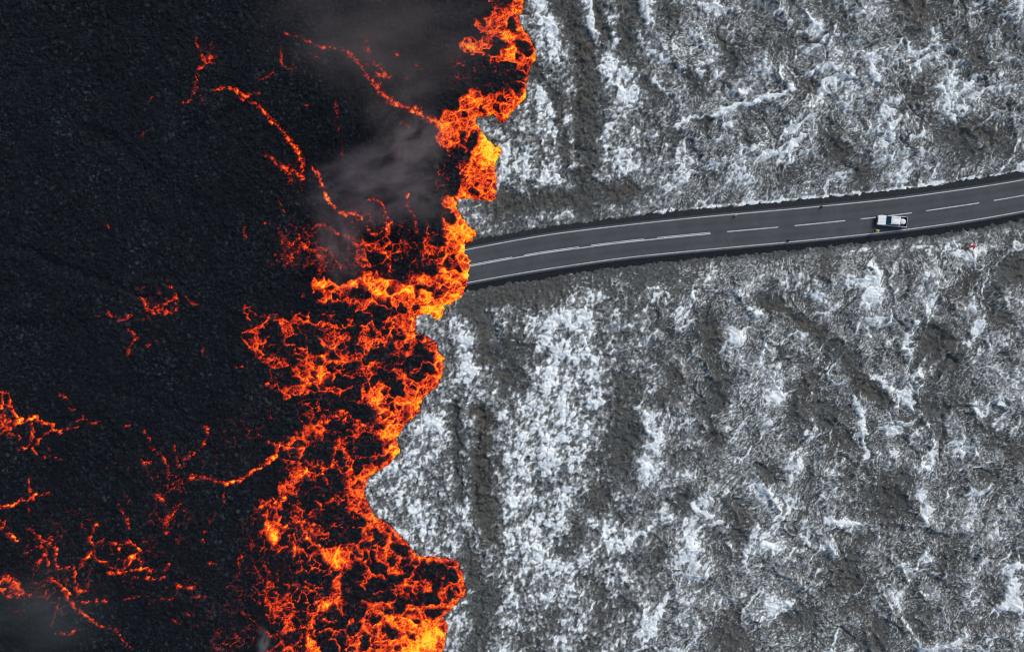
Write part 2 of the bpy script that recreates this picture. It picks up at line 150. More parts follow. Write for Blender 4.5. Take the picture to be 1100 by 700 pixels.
BARE_AND_SHADE = [
 ([(598,-5),(619,33),(629,64),(632,116),(629,167),(628,215)],12,.85),([(575,72),(593,98),(606,146),(608,180)],6,.7),([(640,0),(647,36)],6,.7),([(673,0),(677,40)],12,.75),([(727,13)],13,.6),([(773,46),(788,68)],9,.6),([(825,39)],16,.5),([(746,88)],13,.5),([(864,98)],12,.5),([(899,157)],15,.6),([(982,98)],17,.6),([(1036,147)],24,.7),([(1070,15)],14,.4),([(1051,64)],16,.6),([(987,10)],22,.55),([(722,147)],10,.5),([(756,132)],10,.5),([(923,182)],12,.5),([(700,120)],12,.4),([(690,75),(705,110)],8,.4),([(850,40)],10,.35),([(1085,110)],12,.45),([(905,30)],10,.4),([(800,155)],8,.3),([(845,190)],10,.3),([(575,150),(585,170)],8,.4),([(530,225),(600,212),(680,205)],11,.85),([(1075,150)],16,.5),
 ([(500,330),(540,320),(600,306)],9,.8),([(513,333),(520,360),(529,385)],9,.85),([(549,405),(553,371)],16,.7),([(516,441)],8,.9),([(520,455),(520,477),(517,514),(521,548),(530,576)],11,.95),([(491,435),(490,470),(492,505),(495,530)],6,.6),([(505,600),(520,640),(515,690)],13,.55),([(560,680),(570,700)],12,.4),([(583,325)],12,.8),([(670,425),(672,464),(660,492)],17,.7),([(640,525),(640,545)],10,.6),([(610,589),(625,560)],9,.5),([(715,350),(720,300)],9,.3),  # second stroke is a furrow's shadow, put into the ground colour as snow-free tone
 ([(822,322),(832,331),(865,350),(897,369),(924,407),(945,430)],9,.7),([(1005,363),(1010,385)],24,.75),([(761,340),(764,380),(772,430)],11,.65),([(886,445),(895,470)],18,.6),([(1060,460)],18,.6),([(951,537),(960,525)],20,.75),([(826,504)],11,.6),([(794,548),(790,570)],13,.6),([(913,600),(913,625)],22,.6),([(702,591)],18,.6),([(783,667),(778,690)],14,.6),([(1016,602)],22,.45),([(940,690)],16,.7),([(1087,483)],16,.6),([(859,660)],14,.55),([(760,440),(770,470)],12,.4),([(1000,440)],16,.5),([(1025,430)],12,.5),([(640,680),(650,640)],12,.4),([(690,300),(680,330)],10,.3),([(880,285)],16,.5),([(1085,290)],16,.7),([(1045,300),(1020,320)],10,.6),([(1075,345)],10,.5),([(870,410),(860,440)],12,.5),([(930,580),(900,575)],10,.3),([(1060,590)],12,.3),([(740,530),(730,545)],10,.45),([(720,430),(720,390)],10,.4),([(985,670)],18,.35),([(1070,510)],12,.4),([(590,660)],14,.35),
]
ROAD_TOP = [(250,312),(350,297),(430,283),(504.5,267.3),(585,252.3),(668,242.2),(752.7,233.2),(860,223.8),(960,213.9),(995,209),(1050,201.5),(1100,193.4),(1180,178),(1300,150),(1500,95)]
ROAD_BOT = [(250,346),(350,333),(430,318),(506,302.7),(575.5,290.5),(671,276.5),(780,266),(860,259),(960,248.5),(995,243.8),(1050,236),(1100,226.8),(1180,212),(1300,185),(1500,131)]
# ---------------------------------------------------------------- fields
def signed_front(X, Y):
    d = np.full(X.shape, 1e12)
    for a, b in zip(FRONT[:-1], FRONT[1:]): d = np.minimum(d, seg_d2(X, Y, a, b))
    d = np.sqrt(d)
    ins = inside(X, Y, FRONT+[(-30000,14000),(-30000,-14000)])
    return np.where(ins, d, -d)
def grid(gx, gy):
    return np.meshgrid(gx.astype(np.float64), gy.astype(np.float64))
def heat_field(gx, gy):
    X, Y = grid(gx, gy)
    # warps
    w1x = fbm(X/22, Y/22, 11, 3); w1y = fbm(X/22, Y/22, 41, 3)
    w2x = fbm(X/6, Y/6, 71, 2); w2y = fbm(X/6, Y/6, 91, 2)
    Xe = X+3.0*w1x+2.0*w2x; Ye = Y+3.0*w1y+2.0*w2y
    e3 = perlin(X/2.6, Y/2.6, 97); e4 = perlin(X/2.6, Y/2.6, 99)
    sd = signed_front(X+2.5*w1x+3.4*w2x+1.3*e3, Y+2.5*w1y+3.4*w2y+1.3*e4)
    W = Win(Xe, Ye, gx, gy)
    M = np.zeros(X.shape)
    Xm = X+6*w1x+3*w2x; Ym = Y+6*w1y+3*w2y
    for poly, den in MOLTEN:
        xs = [p[0] for p in poly]; ys = [p[1] for p in poly]
        sl = W.cut(min(xs)-25, max(xs)+25, min(ys)-25, max(ys)+25)
        if M[sl].size == 0: continue
        x = Xm[sl]; y = Ym[sl]
        d = np.full(x.shape, 1e9)
        for i in range(len(poly)): d = np.minimum(d, seg_d2(x, y, poly[i], poly[(i+1)%len(poly)]))
        d = np.sqrt(d); d = np.where(inside(x, y, poly), d, -d)
        M[sl] = np.maximum(M[sl], den*sstep(-4, 5, d))
    H = np.zeros(X.shape); hid = np.full(X.shape, -1, np.int16)
    Wh = Win(X+2.2*w1x+3.0*w2x, Y+2.2*w1y+3.0*w2y, gx, gy)
    for k, (cx, cy, rx, ry, a) in enumerate(HOLES):
        Wh.ellipse(H, cx, cy, rx, ry, math.radians(a), .45)
        if rx*ry >= 30:
            one = np.zeros(X.shape, bool); q = max(rx, ry)*1.6+12; sl = Wh.cut(cx-q, cx+q, cy-q, cy+q)
            x = Wh.X[sl]-cx; y = Wh.Y[sl]-cy; c, n = math.cos(math.radians(a)), math.sin(math.radians(a))
            m = ((x*c+y*n)/rx)**2+((-x*n+y*c)/ry)**2 < 1
            hid[sl] = np.where(m, k, hid[sl])
    T = np.zeros(X.shape)
    for cx, cy, r, a in HOT: W.stroke(T, [(cx, cy)], r*.95, a*1.8)
    V = np.zeros(X.shape); best = np.zeros(X.shape); cl = np.full(X.shape, -1, np.int16)
    names = sorted({v[0] for v in VEINS})
    wob = .62+.75*sstep(-.35, .45, fbm(X/11, Y/11, 139, 2)); fx3 = perlin(X/4.2, Y/4.2, 141); fy3 = perlin(X/4.2, Y/4.2, 143)
    for c, pts, w, a in VEINS:
        k = 3*w*2+16
        xs = [p[0] for p in pts]; ys = [p[1] for p in pts]
        sl = W.cut(min(xs)-k, max(xs)+k, min(ys)-k, max(ys)+k)
        if V[sl].size == 0: continue
        x = Xe[sl]; y = Ye[sl]; d = np.full(x.shape, 1e9)
        pp = pts if len(pts) > 1 else [pts[0], pts[0]]
        for p, q in zip(pp[:-1], pp[1:]): d = np.minimum(d, seg_d2(x, y, p, q))
        ww = w*(.72+.5*(wob[sl]-.62)); dd = d*(1+.5*fx3[sl])
        v = a*(1.25 if c in 'opqm' else 1)*wob[sl]**.6*(np.exp(-dd/(ww*ww))+.30*np.clip(.55+1.3*fy3[sl], 0, 1.4)*np.exp(-d/(w*w*5+8)))
        V[sl] = np.maximum(V[sl], v)
        u = 1-np.sqrt(d)/(1.45*w+1.6)
        m = u > best[sl]; best[sl] = np.where(m, u, best[sl]); cl[sl] = np.where(m, names.index(c), cl[sl])
    # networks
    Xn = X+5*w1x+2.2*w2x; Yn = Y+5*w1y+2.2*w2y
    f1, f2, idh = voro(Xn/19, Yn/15, 3)
    g1, g2, jdh = voro(Xn/8.5, Yn/7.5, 8)
    e1 = np.exp(-((f2-f1)/.10)); e2 = np.exp(-((g2-g1)/.15))
    r1 = ridge(Xn/12, Yn/12, 5); r2 = ridge(Xn/6.0, Yn/6.0, 6); r3 = ridge(X/3.2+w2x, Y/3.2+w2y, 7)
    big = fbm(X/30, Y/30, 31, 3)
    Md = np.clip(M+.35*big*sstep(.05,.3,M), 0, 1)
    raft = sstep(.0, .10, .10+(1-Md)*.85-idh)*sstep(.04, .20, f2-f1)      # crust rafts of the network
    raft2 = sstep(0, .12, .14+(1-Md)*.75-jdh)*sstep(.07, .28, g2-g1)
    r4 = ridge(X/4.4+1.2*w2x, Y/4.4+1.2*w2y, 9); r5 = ridge(X/2.3+w2x, Y/2.3+w2y, 19)
    thin = np.maximum(np.maximum(.8*r2**4, .75*r4**3.2), .5*r5**2.5)
    edge = np.maximum(.95*e1, .8*e2)
    spk = perlin(X/1.9, Y/1.9, 23)
    fil = .5*np.maximum(thin, edge)+.28*thin+.22*edge+.22*r1**3
    base = .03+.14*Md+.10*fbm(X/14, Y/14, 37, 2)
    edge_in = sstep(1, 7, sd)
    hm = (base-.11+fil*(.82+.40*Md)+.12*spk)*(1-.86*raft*edge_in)*(1-.72*raft2*edge_in)
    dk = sstep(.10, .45, fbm(X/7, Y/7, 57, 2))*(1-.75*Md)       # small black blotches
    hm *= 1-.8*dk
    hm *= sstep(.02, .3, M)
    hm *= 1-.96*H
    hm += .42*H*np.maximum(r4**6, .8*e2**2)*sstep(.1,.35,M)*sstep(-.15, .3, fbm(X/9, Y/9, 811, 2))
    rim = np.exp(-((sd-3.5)/4)**2)*sstep(.3,.6,M)*(1-H)*(.4+.8*r2)*sstep(-.35,.15,fbm(X/25,Y/25,301,2))
    hm += .28*rim
    brk = sstep(-.25, .25, fbm(X/5, Y/5, 131, 2)+.12)           # veins broken into beads
    web = np.maximum(.9*r4**1.6, .75*r5)
    solid = sstep(.86, 1.0, V)*sstep(.1, -.2, perlin(X/7, Y/7, 133)-.15)
    hv = V*(solid*(.62+.35*r2)+(1-solid)*(.02+1.02*web))*(.3+.7*brk)+.05*spk*sstep(.1,.3,V)
    hv *= 1.12*(1-.8*H*(V < .5))
    ht = T*(.5+.35*r2+.3*r4)*np.maximum(sstep(.1,.4,M), sstep(.3,.6,V))*(1-.8*H)
    hot = np.maximum(hm, hv)+ht
    # faint glow specks scattered near hot areas
    near = np.zeros(X.shape)
    for c in ([(330,240)],70,.5),([(320,640),(350,520)],55,.95),([(340,380)],60,.8),([(400,250)],50,.9),([(280,540),(260,640)],60,.6),([(120,600),(40,600)],70,.45),([(430,80),(400,170)],45,.55),([(500,70)],30,.7),([(170,500)],60,.4),([(470,200)],30,.5):
        W.stroke(near, c[0], c[1], c[2])
    sp = ridge(X/4.2+2*w2x, Y/4.2+2*w2y, 77)*sstep(.12, .5, fbm(X/16, Y/16, 177, 3))
    hot = np.maximum(hot, near*sstep(.62, 1, sp)*(.34+.2*spk))
    # thin red web between the streams
    h1, h2, hidn = voro((X+4*w1x+2.5*w2x)/10, (Y+4*w1y+2.5*w2y)/9, 707)
    wl = np.exp(-((h2-h1)/.085))*sstep(-.22, .12, fbm(X/17, Y/17, 709, 3))*(.78+.3*r5)
    zn = np.zeros(X.shape)
    for c in ([(375,480),(385,540)],24,1.0),([(350,560),(330,640),(310,690)],34,.9),([(285,560),(275,640),(255,690)],30,.55),([(330,500),(345,540)],30,.8),([(300,400),(290,360)],24,.75),([(340,440)],22,.8),([(400,245),(430,275)],30,.75),([(345,275),(320,255)],30,.55),([(500,75)],22,.7),([(480,190)],18,.7),([(110,610),(150,600)],36,.5),([(60,640),(30,630)],36,.5),([(185,560),(180,510)],30,.55),([(250,480),(280,450)],26,.45),([(40,580),(90,560)],30,.4),([(160,330)],22,.45),([(310,185)],18,.5),([(222,60)],14,.5),([(10,455)],25,.5),([(200,635)],40,.36): W.stroke(zn, c[0], c[1], c[2])
    i1, i2, iid = voro((X+3*w1x+2*w2x)/5.6, (Y+3*w1y+2*w2y)/5.2, 717)
    wl = np.maximum(wl, .62*np.exp(-((i2-i1)/.11))*sstep(-.05, .3, fbm(X/13, Y/13, 719, 3)))
    zn = np.minimum(1, zn*1.12)
    hot = np.maximum(hot, zn*wl*.98*(1-.9*H*(M > .3)))
    hot = np.where(sd > -1, hot, 0)
    zone = sstep(.15, .3, M)
    return dict(X=X, Y=Y, heat=np.clip(hot, 0, 1.5).astype(np.float32), sd=sd, cl=cl, names=names, best=best, V=V, M=M, w2x=w2x, w2y=w2y, w1x=w1x, w1y=w1y, H=H, hid=hid)
RAMP = [(0,(0,0,0)),(.12,(.003,.0003,.0002)),(.22,(.05,.003,.0015)),(.34,(.26,.011,.003)),(.46,(.6,.028,.003)),(.6,(.9,.065,.004)),(.75,(1,.135,.005)),(.92,(1,.26,.006)),(1.1,(1,.43,.008)),(1.3,(1,.60,.014)),(1.5,(1,.76,.06))]

def road_dist(X, Y):
    """plan distance outside the painted edge lines (negative on the carriageway); second value: True on the upper side"""
    t = np.interp(X, [p[0] for p in ROAD_TOP], [p[1] for p in ROAD_TOP])
    b = np.interp(X, [p[0] for p in ROAD_BOT], [p[1] for p in ROAD_BOT])
    return np.maximum(t-Y, Y-b)*.985, (Y < (t+b)/2)
def ground_field(gx, gy):
    X, Y = grid(gx, gy)
    wx = fbm(X/30, Y/30, 211, 3); wy = fbm(X/30, Y/30, 241, 3)
    w2x = fbm(X/7, Y/7, 271, 2); w2y = fbm(X/7, Y/7, 291, 2)
    Xs = X+9*wx+4*w2x; Ys = Y+9*wy+4*w2y
    W = Win(Xs, Ys, gx, gy)
    S = np.zeros(X.shape); B = np.zeros(X.shape)
    for pts, w, a in SNOW: W.stroke(S, pts, w*(1.05 if w > 4.5 else .9), a*(1 if w > 4.5 else 1.5))
    for pts, w, a in BARE_AND_SHADE: W.stroke(B, pts, w*1.1, a)
    rd, up = road_dist(X, Y)
    sd = signed_front(X, Y)
    left = 1-sstep(640, 760, X+12*wx)                      # knobbly ground beside the front, smoother wind-packed ground beyond
    big = fbm(X/70, Y/70, 311, 3); mid = fbm(Xs/22, Ys/22, 331, 3)
    verge_up = np.exp(-((rd-10.5-2.0*w2x)/2.4)**2)*up*sstep(670, 730, X)*.75
    verge_dn = np.exp(-((rd-15-5*wx)/5)**2)*(~up)*.25*sstep(760, 840, X)
    # knobs and streaks
    k1, k2, kid = voro((X+4*w2x)/7.5, (Y+4*w2y)/8.5, 401)
    knob = 1-np.minimum(1, k1*1.35)
    f1_ = perlin(X/2.1, Y/2.1, 428); f2_ = perlin(X/3.4+w2x, Y/3.4+w2y, 429)
    q1, q2, qid = voro((X+3*w2x)/9, (Y+3*w2y)/9, 433); qcrack = np.exp(-(q2-q1)/.07)
    n1 = fbm(X/4.5, Y/5.5, 421, 3)
    # feathered streaks: noise drawn out along a slowly turning direction
    th = math.radians(62)+1.1*fbm(X/120, Y/120, 441, 2)
    c, n = np.cos(th), np.sin(th)
    U = X*c-Y*n; Vv = X*n+Y*c
    st = fbm(U/9+wx, Vv/2.3+1.5*w2y, 461, 2)
    st2 = ridge((X+3*w2x)/5, (Y+3*w2y)/5, 481)
    rope = ridge((X+8*wx)/13, (Y+8*wy)/13, 491)**3*sstep(.1, .5, mid+.3)
    m1 = fbm((X+5*wx)/13, (Y+5*wy)/17, 425, 2); m2 = fbm((X+7*wx)/15, (Y+7*wy)/13, 427, 3)
    nz = .50*m2+.22*f1_+.20*f2_+left*(.85*n1+.80*m1+.40*(knob-.45)+.25*(kid-.5))+(1-left)*(.85*st+.50*n1+.40*(st2-.5)+.40*rope)
    cov = -.19-.06*(1-left)-.04*left+.34*big+.62*mid+.12*left+S*1.3-B*1.18+verge_up+verge_dn-.55*np.exp(-((rd-9)/5)**2)*(~up)-.3*np.exp(-((rd-8)/5)**2)*up*(1-verge_up)
    cov = cov-.5*np.exp(-((rd-20)/12)**2)*(~up)*(1-sstep(700, 800, X))
    def rid(x, y):
        return (ridge(x/75, y/75, 741)**3+.75*ridge(x/33, y/33, 743)**2.5+.22*ridge(x/13, y/13, 747)**2)
    Xr = X+16*wx+1.2*w2x; Yr = Y+16*wy+1.2*w2y
    R0 = rid(Xr, Yr); R1 = rid(Xr+.9, Yr+1.1)
    drift = np.clip((R0-R1)*9, -.7, 1.6)*(.35+.65*sstep(-.15, .25, fbm(X/60, Y/60, 757, 2)))
    K0 = fbm(X/6.5+.35*w2x, Y/7.5+.35*w2y, 751, 2); K1 = fbm((X+.8)/6.5+.35*w2x, (Y+1)/7.5+.35*w2y, 751, 2)
    kd = np.clip((K0-K1)*3.2, -1, 1)
    nz = nz*(.62+.20*left)+(1-left*.6)*.46*drift+(.20+.25*left)*kd
    ct = fbm((X+10*wx)/48, (Y+10*wy)/48, 721, 4)
    line = (np.exp(-((ct-.06)/.022)**2)+np.exp(-((ct+.16)/.02)**2))*sstep(-.1, .2, fbm(X/55, Y/55, 727, 2))*(1-left*.8)
    cov = cov+.40*line*sstep(8, 20, rd)
    out = np.maximum(np.maximum(380-X, X-1150), np.maximum(-45-Y, Y-745)); fade = 1-sstep(120, 420, out)
    lvl = cov*1.12+nz*(.25+.75*fade)
    snow = .13*sstep(-.8, -.2, lvl)+.13*sstep(-.12, .18, lvl)+.36*sstep(.14, .40, lvl)+.38*sstep(.36, .72, lvl)
    fr = (1-left)*(.95*st+.35*f2_)+left*(.7*n1+.4*f2_)+.30*mid+.25*big-.62*B+.04
    frost = sstep(-.05, .38, fr)*(.55+.45*sstep(-.3, .3, f1_))
    snow = np.maximum(snow, .46*frost*sstep(9, 18, rd))
    snow *= sstep(5.5, 9.5, rd+2.5*w2x)
    snow = snow*(.85+.15*sstep(-10, -30, sd))
    pit = sstep(.35, .9, qcrack)*sstep(.2, .6, B+.3*mid)*.8+sstep(.25, .6, -f2_+.5*n1)*.5
    moss = np.clip(.30+.55*fbm(X/45, Y/45, 511, 3)+.65*B+.35*n1, 0, 1)
    # relief, metres
    z = .50*R0*(1-.6*left)+.12*K0+.10*line+.08*f1_+.09*f2_*(.6+.6*left)-.16*pit+.55*big*1.3+.42*mid+.16*B*0-.30*B+.25*S
    z += left*(.34*(knob-.4)+.10*n1)+(1-left)*(.12*(knob-.4)+.10*st+.09*n1+.14*rope)
    fur = np.zeros(X.shape)
    for pts, w, a in [([(488,430),(489,470),(491,505),(494,540)],8,.9),([(516,441),(512,470),(510,514),(513,548)],5,.9),([(608,20),(618,64),(621,116),(618,167)],6,.9),([(585,98),(598,146)],5,.7),([(520,333),(531,360),(536,385)],5,.8),([(640,0),(652,40)],4,.6)]:
        W.stroke(fur, pts, w, a)
    z -= .6*fur
    far_hill = 5*perlin(X/1500, Y/1500, 531)*sstep(900, 4000, np.abs(X-550)+np.abs(Y-350))
    z = z*(.1+.9*fade)+(1-fade)*.5*perlin(X/300, Y/300, 761)
    nr = sstep(6, 55, rd)
    z = (-.55+.08*(knob-.4)+.24*n1+.16*m2+.08*f2_)*(1-nr)+z*nr
    z = z+far_hill*sstep(20, 400, rd)
    z = np.where(rd < 6, np.minimum(z, -.62-.1*(6-rd).clip(0, 6)), z)
    und = sstep(-1, 6, sd)
    z = z*(1-und)+(-1.1)*und
    crev = sstep(.86, 1, ridge((X+6*wx)/46, (Y+6*wy)/46, 551))*sstep(.02, .3, fbm(X/50, Y/50, 571, 2))*(1-left)
    z -= .28*crev*nr
    return dict(X=X, Y=Y, z=z, snow=np.clip(snow*(1-.8*crev*nr), 0, 1), moss=moss, pit=np.clip(pit,0,1), rd=rd, sd=sd, up=up, B=B)
# ================================================================ Blender scene
import bpy, bmesh, random
from mathutils import Vector, Matrix, Euler
random.seed(4); np.random.seed(4)
scn = bpy.context.scene
col = scn.collection
U = 6.0                       # plan units per metre
H = 122.22                    # height of the viewpoint above the road
def W2(px, py, z=0.0):
    """plan point -> metres; z is the height of the thing seen there"""
    k = (H-z)/H
    return ((px-550)/U*k, (350-py)/U*k)
# ---------------------------------------------------------------- object helpers
def link(name, me, parent=None):
    o = bpy.data.objects.new(name, me); col.objects.link(o)
    if parent is not None: o.parent = parent
    return o
def tag(o, label=None, cat=None, group=None, kind=None):
    if label: o['label'] = label
    if cat: o['category'] = cat
    if group: o['group'] = group
    if kind: o['kind'] = kind
    return o
def empty(name, loc, rz, label, cat, group=None):
    o = link(name, None); o.location = loc; o.rotation_euler = (0, 0, rz); o.empty_display_size = .2
    return tag(o, label, cat, group)
def mesh_np(name, V, F, mat, attrs=None, smooth=True, parent=None):
    me = bpy.data.meshes.new(name)
    nv, nf = len(V), len(F)
    me.vertices.add(nv); me.vertices.foreach_set('co', np.ascontiguousarray(V, np.float32).ravel())
    me.loops.add(nf*4); me.loops.foreach_set('vertex_index', np.ascontiguousarray(F, np.int32).ravel())
    me.polygons.add(nf); me.polygons.foreach_set('loop_start', np.arange(0, nf*4, 4, dtype=np.int32))
    me.polygons.foreach_set('loop_total', np.full(nf, 4, np.int32))
    me.polygons.foreach_set('use_smooth', np.full(nf, smooth, bool))
    me.update(calc_edges=True)
    for k, a in (attrs or {}).items():
        at = me.attributes.new(k, 'FLOAT', 'POINT'); at.data.foreach_set('value', np.ascontiguousarray(a, np.float32))
    me.materials.append(mat)
    return link(name, me, parent)
def bm_obj(name, bm, mats, parent=None, smooth=False):
    me = bpy.data.meshes.new(name); bmesh.ops.recalc_face_normals(bm, faces=bm.faces[:]); bm.to_mesh(me); bm.free()
    for m in (mats if isinstance(mats, (list, tuple)) else [mats]): me.materials.append(m)
    if smooth: me.polygons.foreach_set('use_smooth', [True]*len(me.polygons))
    return link(name, me, parent)
def bx(bm, c, s, bevel=0.0, rot=None, seg=2):
    r = bmesh.ops.create_cube(bm, size=1)
    M = Matrix.Translation(c) @ (rot.to_matrix().to_4x4() if rot else Matrix()) @ Matrix.Diagonal((*s, 1))
    bmesh.ops.transform(bm, matrix=M, verts=r['verts'])
    if bevel:
        es = list({e for v in r['verts'] for e in v.link_edges})
        bmesh.ops.bevel(bm, geom=es, offset=bevel, segments=seg, affect='EDGES', profile=.6)
def cyl(bm, p, q, r1, r2=None, n=20, caps=True):
    p, q = Vector(p), Vector(q); d = q-p
    r = bmesh.ops.create_cone(bm, segments=n, radius1=r1, radius2=r1 if r2 is None else r2, depth=d.length, cap_ends=caps)
    M = Matrix.Translation((p+q)/2) @ d.to_track_quat('Z', 'Y').to_matrix().to_4x4()
    bmesh.ops.transform(bm, matrix=M, verts=r['verts'])
def prism(bm, prof, y0, y1, y0t=None, y1t=None):
    """side profile [(x, z, inset)] extruded across; inset narrows the section"""
    a = [bm.verts.new((x, y0+i, z)) for x, z, i in prof]; b = [bm.verts.new((x, y1-i, z)) for x, z, i in prof]
    n = len(prof)
    bm.faces.new(a); bm.faces.new(b[::-1])
    for k in range(n): bm.faces.new((a[k], b[k], b[(k+1) % n], a[(k+1) % n]))
# ---------------------------------------------------------------- material helpers
class NT:
    def __init__(s, name):
        s.m = bpy.data.materials.new(name); s.m.use_nodes = True
        s.t = s.m.node_tree; s.n = s.t.nodes; s.l = s.t.links
        s.b = s.n['Principled BSDF']; s.out = s.n['Material Output']
    def new(s, typ, **kw):
        n = s.n.new(typ)
        for k, v in kw.items(): setattr(n, k, v)
        return n
    def val(s, sock, v):
        if hasattr(v, 'is_linked') or isinstance(v, bpy.types.NodeSocket): s.l.new(v, sock)
        else: sock.default_value = v
    def math(s, op, a, b=0.0, c=None, clamp=False):
        n = s.new('ShaderNodeMath', operation=op, use_clamp=clamp)
        s.val(n.inputs[0], a); s.val(n.inputs[1], b)
        if c is not None: s.val(n.inputs[2], c)
        return n.outputs[0]
    def mix(s, f, a, b):
        n = s.new('ShaderNodeMix', data_type='RGBA'); s.val(n.inputs[0], f)
        s.val(n.inputs[6], a if not isinstance(a, tuple) else (*a, 1)); s.val(n.inputs[7], b if not isinstance(b, tuple) else (*b, 1))
        return n.outputs[2]
    def noise(s, vec, scale, detail=3, rough=.55, dist=0):
        n = s.new('ShaderNodeTexNoise'); n.inputs['Scale'].default_value = scale; n.inputs['Detail'].default_value = detail
        n.inputs['Roughness'].default_value = rough; n.inputs['Distortion'].default_value = dist
        if vec is not None: s.l.new(vec, n.inputs['Vector'])
        return n.outputs['Fac']
    def ramp(s, f, stops, interp='LINEAR'):
        n = s.new('ShaderNodeValToRGB'); n.color_ramp.interpolation = interp
        e = n.color_ramp.elements
        e[1].position = 1.0
        for p, c in stops[1:-1]: e.new(p)
        for k, (p, c) in zip(e, stops): k.color = (*c, 1) if len(c) == 3 else c
        s.l.new(f, n.inputs[0]); return n.outputs[0]
    def attr(s, name):
        n = s.new('ShaderNodeAttribute', attribute_name=name); return n.outputs['Fac']
    def pos(s): return s.new('ShaderNodeTexCoord').outputs['Object']
    def rng(s, v, a, b, c=0., d=1.):
        n = s.new('ShaderNodeMapRange'); s.val(n.inputs[0], v)
        for i, q in enumerate((a, b, c, d)): n.inputs[i+1].default_value = q
        return n.outputs[0]
    def bump(s, h, st, dist):
        n = s.new('ShaderNodeBump'); n.inputs['Strength'].default_value = st; n.inputs['Distance'].default_value = dist
        s.l.new(h, n.inputs['Height']); s.l.new(n.outputs[0], s.b.inputs['Normal'])
def plain(name, c, rough=.6, spec=.3, metal=0, var=.12, scale=6):
    k = NT(name); p = k.pos(); f = k.noise(p, scale, 4)
    k.l.new(k.mix(k.rng(f, .3, .7), tuple(x*(1-var) for x in c), tuple(min(1, x*(1+var)) for x in c)), k.b.inputs['Base Color'])
    k.b.inputs['Roughness'].default_value = rough; k.b.inputs['Specular IOR Level'].default_value = spec; k.b.inputs['Metallic'].default_value = metal
    return k.m
# --- snow-dusted old lava ground
def mat_ground():
    k = NT('snowy_lava_ground'); p = k.pos()
    fine = k.noise(p, 3.2, 4, .65); fine2 = k.noise(p, 1.1, 3, .6); tint = k.noise(p, .12, 3)
    snow = k.attr('snow'); moss = k.attr('moss')
    rock = k.mix(k.rng(fine, .35, .7), (.038, .042, .044), (.168, .182, .187))
    ms = k.mix(k.rng(fine2, .3, .7), (.038, .036, .030), (.140, .131, .114))
    ms = k.mix(k.rng(tint, .35, .65), ms, k.mix(fine, (.030, .035, .033), (.112, .120, .114)))
    base = k.mix(moss, rock, ms)
    base = k.mix(k.math('MULTIPLY', k.attr('pit'), .55), base, (.022, .022, .021))
    s = k.math('ADD', snow, k.math('MULTIPLY', k.math('SUBTRACT', fine, .5), k.rng(snow, 0, .5, .06, .6)))
    s = k.rng(s, .06, .72)
    white = k.mix(k.rng(fine2, .35, .65), (.69, .77, .795), (.85, .895, .91))
    k.l.new(k.mix(s, base, white), k.b.inputs['Base Color'])
    k.b.inputs['Roughness'].default_value = .9; k.b.inputs['Specular IOR Level'].default_value = .12
    k.bump(k.math('ADD', fine, k.math('MULTIPLY', fine2, .6)), .55, .12)
    return k.m
# --- lava: black clinker that glows where it is hot
def mat_lava():
    k = NT('lava_crust_and_melt'); p = k.pos()
    fine = k.noise(p, 4.0, 4, .7); clk = k.noise(p, 1.3, 4, .65); wide = k.noise(p, .06, 3); wide2 = k.noise(p, .11, 4, .6)
    vor = k.new('ShaderNodeTexVoronoi'); vor.inputs['Scale'].default_value = 1.9; k.l.new(p, vor.inputs['Vector'])
    vor2 = k.new('ShaderNodeTexVoronoi'); vor2.inputs['Scale'].default_value = 3.1; k.l.new(p, vor2.inputs['Vector'])
    sep = k.new('ShaderNodeSeparateColor'); k.l.new(vor.outputs['Color'], sep.inputs[0]); sep2 = k.new('ShaderNodeSeparateColor'); k.l.new(vor2.outputs['Color'], sep2.inputs[0])
    c = k.mix(k.rng(fine, .35, .72), (.0016, .0028, .0048), (.0160, .0222, .0310))
    c = k.mix(k.rng(sep.outputs[0], .2, .9, 0, .8), c, (.0038, .0054, .0078))
    c = k.mix(k.math('MULTIPLY', k.rng(sep2.outputs[0], .78, 1.0, 0, .7), k.rng(wide2, .35, .68, .25, 1.1)), c, (.036, .045, .056))
    c = k.mix(k.math('MULTIPLY', k.rng(sep.outputs[1], .93, 1.0, 0, .75), k.rng(wide2, .35, .68, .2, 1.1)), c, (.052, .061, .072))
    c = k.mix(k.math('MULTIPLY', k.rng(clk, .60, .74), .5), c, (.038, .048, .058))
    c = k.mix(k.rng(wide, .35, .65, 0, .45), c, (.0050, .0066, .0092))
    k.l.new(c, k.b.inputs['Base Color'])
    k.b.inputs['Roughness'].default_value = .8; k.b.inputs['Specular IOR Level'].default_value = .06
    h = k.attr('melt')
    hh = k.math('MULTIPLY', h, k.rng(fine, .25, .75, .72, 1.28))
    hh = k.math('DIVIDE', hh, 1.5, clamp=True)
    k.l.new(k.ramp(hh, [(a/1.5, c) for a, c in RAMP]), k.b.inputs['Emission Color'])
    k.b.inputs['Emission Strength'].default_value = EMIT
    k.bump(k.math('ADD', fine, k.math('MULTIPLY', vor.outputs['Distance'], .6)), .6, .12)
    k.m.cycles.emission_sampling = 'NONE'
    return k.m
EXPO = 0.18
EMIT = 1.0/2**EXPO
M_ground = mat_ground(); M_lava = mat_lava()
# ---------------------------------------------------------------- axes: fine where the place is detailed, widening to the horizon
def axis(a, b, step, lim, g=1.08):
    core = np.arange(a, b+step, step)
    def tail(sign):
        out, d, x = [], step, 0
        while x < lim: d *= g; x += d; out.append(x)
        return np.array(out)
    t = tail(1)
    return np.concatenate([a-t[::-1], core, core[-1]+t])
FINE = 1.0
